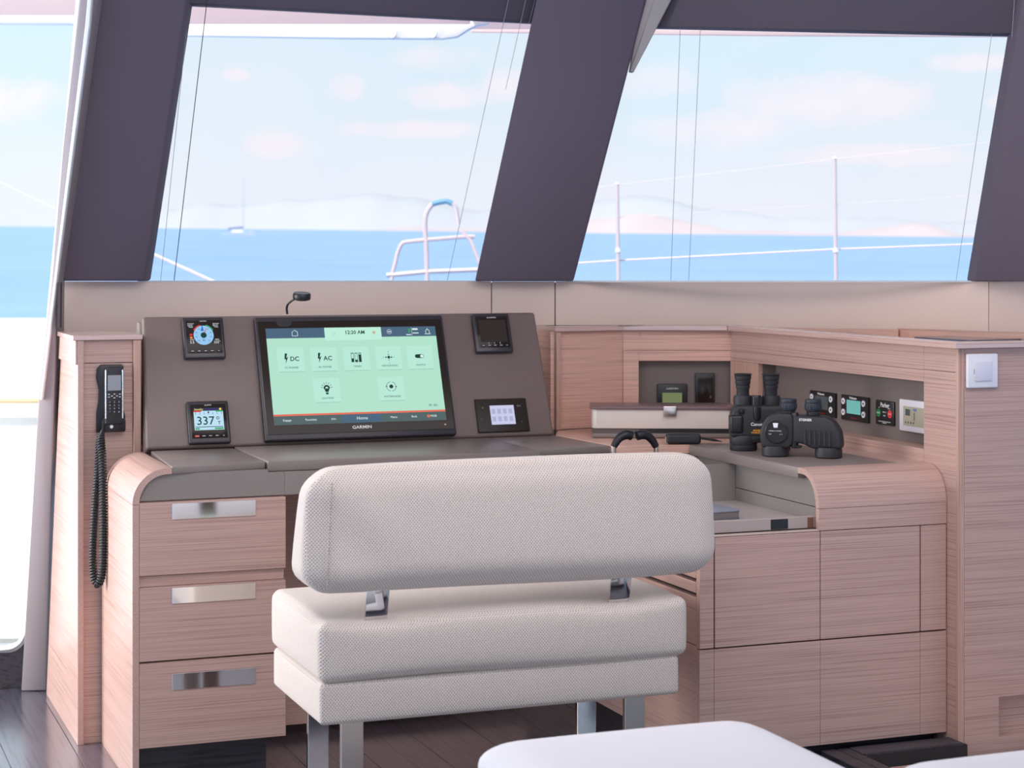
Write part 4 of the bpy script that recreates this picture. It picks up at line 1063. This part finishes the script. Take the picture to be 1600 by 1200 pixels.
# ================================================================== RIGHT DRAWER UNIT
YR = 3.921; XL = 1.953
ru = thing('chart_cabinet', 'oak cabinet with rounded worktop edge, right of the helm seat', 'cabinet', (2.28, 4.2, .0))
bands = arcpts(3.998, .679, .077, .086, PI, PI / 2)      # (y,z)
inner = arcpts(3.998, .679, .063, .072, PI, PI / 2)
b = BM(); prism(b, bands + [(4.020, .765), (4.020, .751)] + inner[::-1], 'x', 2.262, 2.6105); link('curved_edge', b, W_X, ru)
b = BM(); prism(b, [(YR, .627), (YR, .678), (YR + .014, .678), (YR + .014, .627)], 'x', 2.262, 2.6105, .0006, 1); link('edge_band', b, W_X, ru)
b = BM(); box(b, 2.537, 2.6105, 4.0205, 4.6, .751, .765); link('side_band', b, W_Y, ru)
def front(x0_, x1_, z0_, z1_, name='front_panel', m=W_X):
    g_ = .0003 if z1_ < .38 else .001
    b = BM(); box(b, x0_ + g_, x1_ - g_, YR, YR + .018, z0_ + .0008, z1_ - .0008, .0008, 1); return link(name, b, m, ru)
front(XL, 1.990, .3735, .626, m=W_X); front(1.9915, 2.266, .3735, .626, 'door'); front(2.266, 2.537, .3735, .626, 'door'); front(2.5385, 2.6105, .3735, .626)
front(XL, 1.990, .127, .3715); front(1.990, 2.266, .127, .3715); front(2.266, 2.537, .127, .3715); front(2.537, 2.6105, .127, .3715)
for (z0_, z1_) in ((.127, .378), (.3795, .489), (.4985, .523), (.532, .62)):
    b = BM(); box(b, XL, XL + .016, YR + .0185, 4.64, z0_, z1_, .0008, 1); link('side_panel', b, W_Y, ru)
b = BM(); box(b, XL + .017, 2.60, YR + .03, 4.64, .127, .60); link('carcass', b, mat('carcass_dark', (60, 46, 44), .7), ru)
b = BM(); box(b, XL + .02, 2.60, YR + .04, 4.6, 0, .127); link('plinth', b, DARK_OAK, ru)
# tray between apron and front
b = BM(); box(b, XL, 2.262, YR + .0005, YR + .020, .6265, .6295, .0005, 1); link('top_edge', b, mat('brushed_trim', (206, 184, 172), .3), ru)
b = BM(); box(b, XL + .002, 2.275, YR + .0285, YR + .046, .630, .6575, .001, 1); link('tray_front', b, mat('tray_front', (176, 160, 156), .5), ru)
b = BM(); box(b, 2.151, 2.196, YR + .0265, YR + .0285, .632, .655, .001, 1); link('latch', b, BLACK, ru)
b = BM(); box(b, 2.248, 2.262, YR + .0265, YR + .0285, .630, .655); link('hinge', b, mat('brown_hinge', (120, 84, 70), .6), ru)
b = BM(); box(b, XL + .002, 2.284, YR + .0465, 4.38, .632, .6425); link('tray_floor', b, mat('tray_grey', (178, 168, 166), .4), ru)
b = BM(); box(b, XL + .002, 2.284, 4.381, 4.393, .63, .735); link('tray_back', b, GREY, ru)
# apron panels under the pad
yb = arcpts(4.000, .679, .0605, .071, PI, PI / 2, 10)
b = BM(); prism(b, [(YR + .018, .6295), (YR + .018, .674)] + [(4.60, .674), (4.60, .6295)], 'x', 2.285, 2.30); link('apron', b, GREY, ru)
b = BM(); prism(b, [(p, q) for p, q in yb if q > .675] + [(4.60, .7365), (4.60, .676)] + [(yb[0][0], .676)], 'x', 2.285, 2.30); link('apron', b, GREY, ru)
# leatherette pad
b = BM(); box(b, 2.262, 2.5365, 4.0205, 4.600, .7385, .765, .002, 2); pad = link('pad', b, LEATHER_T, ru)

# black step frame and raised oak step in front
st_ = thing('oak_step', 'low oak step platform with black edging in front of the right cabinet', 'step', (2.9, 3.3, 0))
b = BM(); box(b, 2.34, 3.9, 2.75, 3.838, 0, .085, .002, 1); link('platform', b, W_X, st_)
b = BM(); box(b, 2.262, 2.30, 2.75, 3.912, 0, .1185, .002, 1); link('edging', b, DARK_OAK, st_)
b = BM(); box(b, 2.303, 2.336, 2.75, 3.912, 0, .1175, .002, 1); link('edging', b, DARK_OAK, st_)
b = BM(); box(b, 2.34, 2.615, 3.839, 3.852, 0, .118, .002, 1); link('toe_bar', b, BLACK, st_)
b = BM(); box(b, 2.338, 2.611, 3.8525, 3.912, .085, .119, .002, 1); link('toe_plate', b, mat('toe_plate', (62, 60, 66), .35), st_)

# notebook on the tray
nb = thing('notebook', 'grey padded notebook lying on the tray behind the seat back', 'notebook', (2.045, 4.13, .643), (0, 0, .12))
b = BM(); box(b, -.075, .075, -.08, .08, 0, .004, .0015, 1); link('cover', b, mat('note_cover', (96, 98, 108), .5), nb, world=False)
b = BM(); box(b, -.073, .073, -.078, .078, .0042, .018); link('pages', b, mat('note_pages', (120, 112, 112), .7), nb, world=False)
b = BM(); box(b, -.075, .075, -.08, .08, .0182, .0245, .002, 2); link('cover', b, mat('note_top', (142, 144, 158), .45), nb, world=False)

# throttle levers
tl = thing('throttle_lever', 'pair of black throttle grips meeting in an arch above the seat back', 'lever', (2.03, 4.45, .60))
b = BM(); box(b, 1.975, 2.09, 4.41, 4.49, .6205, .68, .01, 3); link('base', b, BLACK, tl)
for s in (0, 1):
    gpts = [(959, 698), (964, 689), (971, 682), (980, 679), (987, 681)] if s == 0 else [(1025, 698), (1020, 689), (1012, 681), (1003, 679), (995, 681)]
    b = BM(); w = smooth([at(x, y_ , 'y', 4.45) for x, y_ in gpts], 4); nn_ = len(w)
    tube(b, w, [.0085 + .0035 * min(1, i / nn_ * 1.6) for i in range(nn_)], 12); link('grip', b, BLACK, tl)
    e0 = w[0]; b = BM(); tube(b, [e0, Vector((e0.x + (-.006 if s == 0 else .006), 4.45, .66))], .0068, 10); link('stem', b, CHROME, tl)

# ================================================================== BINOCULARS
def bino_big():
    base = at(1161, 690, 'z', .7655); s = 4.92 / F_
    t = thing('binoculars', 'larger black binoculars with flared rubber eyecups, standing upright on the pad', 'binoculars', (2.368, 4.405, .7655), (0, 0, -TH - .03), 'binoculars on the pad')
    X0 = 1187
    px = lambda x: (x - X0) * s
    pz = lambda y_: (703 - y_) * s
    # eyepieces
    for cx in (1160, 1204):
        b = BM(); lathe(b, [(.0165, pz(618)), (.0165, pz(607)), (.0185, pz(604.5)), (.0185, pz(601.5)), (.0176, pz(601)), (.0198, pz(597.5)), (.0202, pz(594)), (.0192, pz(593.5)), (.0214, pz(590)), (.0216, pz(587)), (.0208, pz(586.5)), (.0235, pz(583.3)), (.0222, pz(582.8)), (.016, pz(586))], px(cx), 0, 28); link('eyecup', b, BLACK_R, t, world=False)
        b = BM(); lathe(b, [(.0245, pz(633)), (.025, pz(622)), (.0225, pz(617))], px(cx), 0, 28); link('eyepiece_ring', b, BLACK_R, t, world=False)
    b = BM(); slab(b, [(px(1141), -.032, pz(640)), (px(1147), -.032, pz(631)), (px(1228), -.032, pz(631)), (px(1235), -.032, pz(640)), (px(1237), -.032, pz(682)), (px(1139), -.032, pz(682))], (0, .064, 0), .009, 3); link('body', b, BLACK_R, t, world=False)
    for x0_, x1_ in ((1138, 1160), (1214, 1237)):
        b = BM(); box(b, px(x0_), px(x1_), -.036, .02, pz(676), pz(646), .008, 3); link('side_grip', b, BLACK, t, world=False)
    for cx in (1161, 1213):
        b = BM(); lathe(b, [(.0335, 0), (.0355, .003), (.0355, .012), (.034, .014), (.036, .02), (.036, .036), (.034, pz(679))], px(cx), 0, 28); link('objective', b, BLACK_R, t, world=False)
    b = BM(); slab(b, [(px(1160), -.03, pz(690)), (px(1213), -.03, pz(690)), (px(1213), -.03, pz(678)), (px(1160), -.03, pz(678))], (0, .05, 0), .003, 2); link('bridge', b, BLACK, t, world=False)
    b = BM()
    lathe(b, [(.0125, pz(633)), (.0125, pz(618)), (.011, pz(616))], px(1180.5), -.018, 20)
    for k in range(20):
        a = 2 * PI * k / 20; c = (px(1180.5) + .0127 * math.cos(a), -.018 + .0127 * math.sin(a)); box(b, c[0] - .0007, c[0] + .0007, c[1] - .0007, c[1] + .0007, pz(632), pz(619))
    link('focus_wheel', b, BLACK, t, world=False)
    b = BM(); lathe(b, [(.008, pz(654)), (.0105, pz(650)), (.0105, pz(634))], px(1180.5), -.030, 16); link('hinge_tube', b, BLACK, t, world=False)
    b = BM(); lathe(b, [(.0088, 0), (.0088, .003), (.0065, .003), (.0065, .0055), (.004, .0065)], px(1156), pz(641), 20, 'y', -.032); link('button', b, BLACK_G, t, world=False)
    text('Canon', .0115, px(1180), pz(661), -.0323, PRINT_W, t, bold=.0002)
    text('IMAGE', .0062, px(1180), pz(670.5), -.0323, PRINT_O, t, bold=.0003); text('STABILIZER', .0055, px(1180), pz(674), -.0323, PRINT_O, t, bold=.0003)
bino_big()
def bino_small():
    s = 4.78 / F_
    t = thing('binoculars', 'smaller ribbed black binoculars with round compass cap, standing on the pad edge', 'binoculars', (2.387, 4.222, .7655), (0, 0, -TH - .30), 'binoculars on the pad')
    k = .975 / math.cos(.30)
    px = lambda x: (x - 1250) * s * k
    pz = lambda y_: (716 - y_) * s
    # left (compass) tube
    b = BM(); slab(b, [(px(1190), -.028, pz(702)), (px(1187), -.028, pz(680)), (px(1192), -.028, pz(663)), (px(1200), -.028, pz(652)), (px(1212), -.028, pz(647)), (px(1236), -.028, pz(647)), (px(1240), -.028, pz(655)), (px(1239), -.028, pz(694)), (px(1233), -.028, pz(702))], (0, .056, 0), .010, 3); link('tube_body', b, BLACK_R, t, world=False)
    b = BM(); slab(b, [(px(1238), -.026, pz(694)), (px(1238), -.026, pz(650)), (px(1290), -.026, pz(651)), (px(1302), -.026, pz(659)), (px(1311), -.026, pz(674)), (px(1313.5), -.026, pz(692)), (px(1313), -.026, pz(702)), (px(1268), -.026, pz(702)), (px(1252), -.026, pz(694))], (0, .052, 0), .009, 3); link('tube_body', b, BLACK_R, t, world=False)
    for cx, r in ((1209, .034), (1291, .034)):
        b = BM(); lathe(b, [(r - .003, 0), (r, .003), (r, .018), (r - .002, .026)], px(cx), 0, 28); link('objective', b, BLACK_R, t, world=False)
    for cx in (1229.5, 1267.5):
        b = BM(); lathe(b, [(.0165, pz(650)), (.0175, pz(646)), (.0155, pz(644))], px(cx), 0, 24); link('eyepiece_ring', b, BEZEL, t, world=False)
        b = BM(); lathe(b, [(.018, pz(644)), (.0205, pz(641)), (.0205, pz(633)), (.0195, pz(632)), (.0205, pz(630)), (.0205, pz(627)), (.019, pz(625.5)), (.0175, pz(625.5)), (.012, pz(628))], px(cx), 0, 28)
        for q in range(18):
            a = 2 * PI * q / 18; c = (px(cx) + .0206 * math.cos(a), .0206 * math.sin(a)); box(b, c[0] - .0011, c[0] + .0011, c[1] - .0011, c[1] + .0011, pz(641), pz(633.5))
        link('eyecup', b, BLACK_B, t, world=False)
    b = BM(); lathe(b, [(.029, 0), (.029, .003), (.027, .0045), (.026, .003)], px(1214), pz(677), 36, 'y', -.028); link('compass_cap', b, BLACK, t, world=False)
    b = BM(); prism(b, [(px(1208.5), pz(662.5)), (px(1217), pz(662.5)), (px(1216), pz(670)), (px(1210), pz(670))], 'y', -.031, -.0325, .001, 1); link('compass_mark', b, WHITE_P, t, world=False)
    for s_, x, y_ in (('STEINER COMPASS', 1212, 675), ('7x50', 1204, 680), ('N  S', 1221, 680)): text(s_, .0038, px(x), pz(y_), -.0316, PRINT_W, t)
    b = BM()
    for q in range(6):
        x = 1256 + q * 7.5; box(b, px(x), px(x + 3.2), -.0285, -.0255, pz(695 + q * .6), pz(672), .0012, 1)
    link('grip_rib', b, BLACK_R, t, world=False)
    text('STEINER', .0085, px(1258), pz(657), -.0262, PRINT_W, t, bold=.0002)
    b = BM(); lathe(b, [(.008, pz(702)), (.009, pz(700)), (.009, pz(648)), (.007, pz(646))], px(1241), -.016, 16); link('hinge', b, BLACK, t, world=False)
    b = BM(); box(b, px(1243), px(1252), -.03, -.014, pz(701), pz(697), .002, 1); link('strap_lug', b, BLACK, t, world=False)
bino_small()

# ================================================================== HELM SEAT
se = thing('helm_bench', 'cream woven two-person helm bench on steel legs in front of the console', 'seat', (1.5, 4.15, 0))
def seatwarp(p):
    # two soft dimples where the brackets press in
    q = Vector(p)
    for cx in (1.203, 1.776):
        d = math.hypot((q.x - cx) / .12, (q.y - 3.97) / .07)
        if q.z > .47: q.z -= .012 * math.exp(-d * d)
    if q.z < .38 and q.y < 4.0: q.z += .004 * math.sin((q.x - 1.1) * 7)
    return q
b = BM(); cushion(b, 1.072, 1.938, 3.945, 4.385, .357, .492, .021, .010, (60, 28, 6), seatwarp); link('seat_cushion', b, FABRIC, se, uv=True, ang=180)
b = BM(); cushion(b, 1.074, 1.918, 3.952, 4.37, .268, .358, .011, .004, (40, 20, 5)); link('seat_base', b, FABRIC, se, uv=True, ang=180)
# backrest: wider at the foot, thicker at the foot
def backwarp(p):
    q = Vector(p); z = (q.z - .55) / .26; v = (q.y - 3.93) / .16          # 0..1
    cxx = 1.524
    q.x = cxx + (q.x - cxx) * (1.015 - .035 * z)
    th = .165 - .075 * z
    q.y = 3.925 + .012 * z + v * th
    q.z += .004 * math.sin((q.x - 1.0) * 5.2) * (1 - z) - .006 * v * 0
    # loose-cover wrinkles near the left end
    q.y += .0025 * math.sin((q.x * 26 + q.z * 34)) * math.exp(-((q.x - 1.14) / .10) ** 2) * (1 if v < .3 else 0)
    return q
b = BM(); cushion(b, 1.043, 2.003, 3.93, 4.09, .547, .812, .042, .008, (96, 10, 26), backwarp, rz=.056, rx=.062); link('backrest', b, FABRIC, se, uv=True, ang=180)
# stitched seams
SEAM = mat('seam_thread', (168, 154, 144), .9)
b = BM()
for i in range(34):
    z = .575 + i * (.21 / 33); zz = (z - .55) / .26; x = 1.524 + (1.085 - 1.524) * (1.015 - .035 * zz)
    box(b, x - .001, x + .001, 3.9125 + .012 * zz + .004 * 0, 3.919 + .012 * zz, z - .0016, z + .0016)
link('seam', b, SEAM, se)
for (xa_, xb_) in ((1.178, 1.229), (1.751, 1.802)):
    b = BM(); prism(b, [(3.978, .470), (3.984, .470), (3.960, .56), (4.0, .60), (3.996, .604), (3.952, .563)], 'x', xa_, xb_, .0008, 1); link('bracket', b, CHROME, se)
for x0_ in (1.126, 1.791):
    for y0_, m in ((3.972, SATIN), (4.25, CHROME)):
        b = BM(); box(b, x0_, x0_ + .049, y0_, y0_ + .014, -.068, .268, .001, 1); link('leg', b, m, se)
    b = BM(); box(b, x0_ - .005, x0_ + .054, 3.955, 4.28, -.0738, -.0682, .001, 1); link('foot_bar', b, SATIN, se)

# ================================================================== WHITE OTTOMANS (foreground)
def ottoman(x0_, x1_, y0_, y1_, label):
    t = thing('ottoman', label, 'ottoman', ((x0_ + x1_) / 2, (y0_ + y1_) / 2, 0), (0, 0, 0), 'white ottomans')
    b = BM(); cushion(b, x0_, x1_, y0_, y1_, .30, .484, .075, .008, (20, 20, 4), rz=.03); link('seat_cushion', b, WHITE_CLOTH, t, ang=180)
    b = BM(); cushion(b, x0_ + .01, x1_ - .01, y0_ + .01, y1_ - .01, .04, .299, .065, .0, (8, 8, 4), rz=.01); link('base', b, WHITE_CLOTH, t, ang=180)
    for x in (x0_ + .09, x1_ - .09):
        for y_ in (y0_ + .09, y1_ - .09):
            b = BM(); lathe(b, [(.018, 0), (.018, .042)], x, y_, 12); link('foot', b, SATIN, t)
ottoman(1.045, 1.562, 2.33, 2.945, 'white upholstered ottoman with rounded corners, nearer the helm seat')
ottoman(1.60, 2.24, 1.95, 2.600, 'white upholstered ottoman cut off by the lower right picture corner')
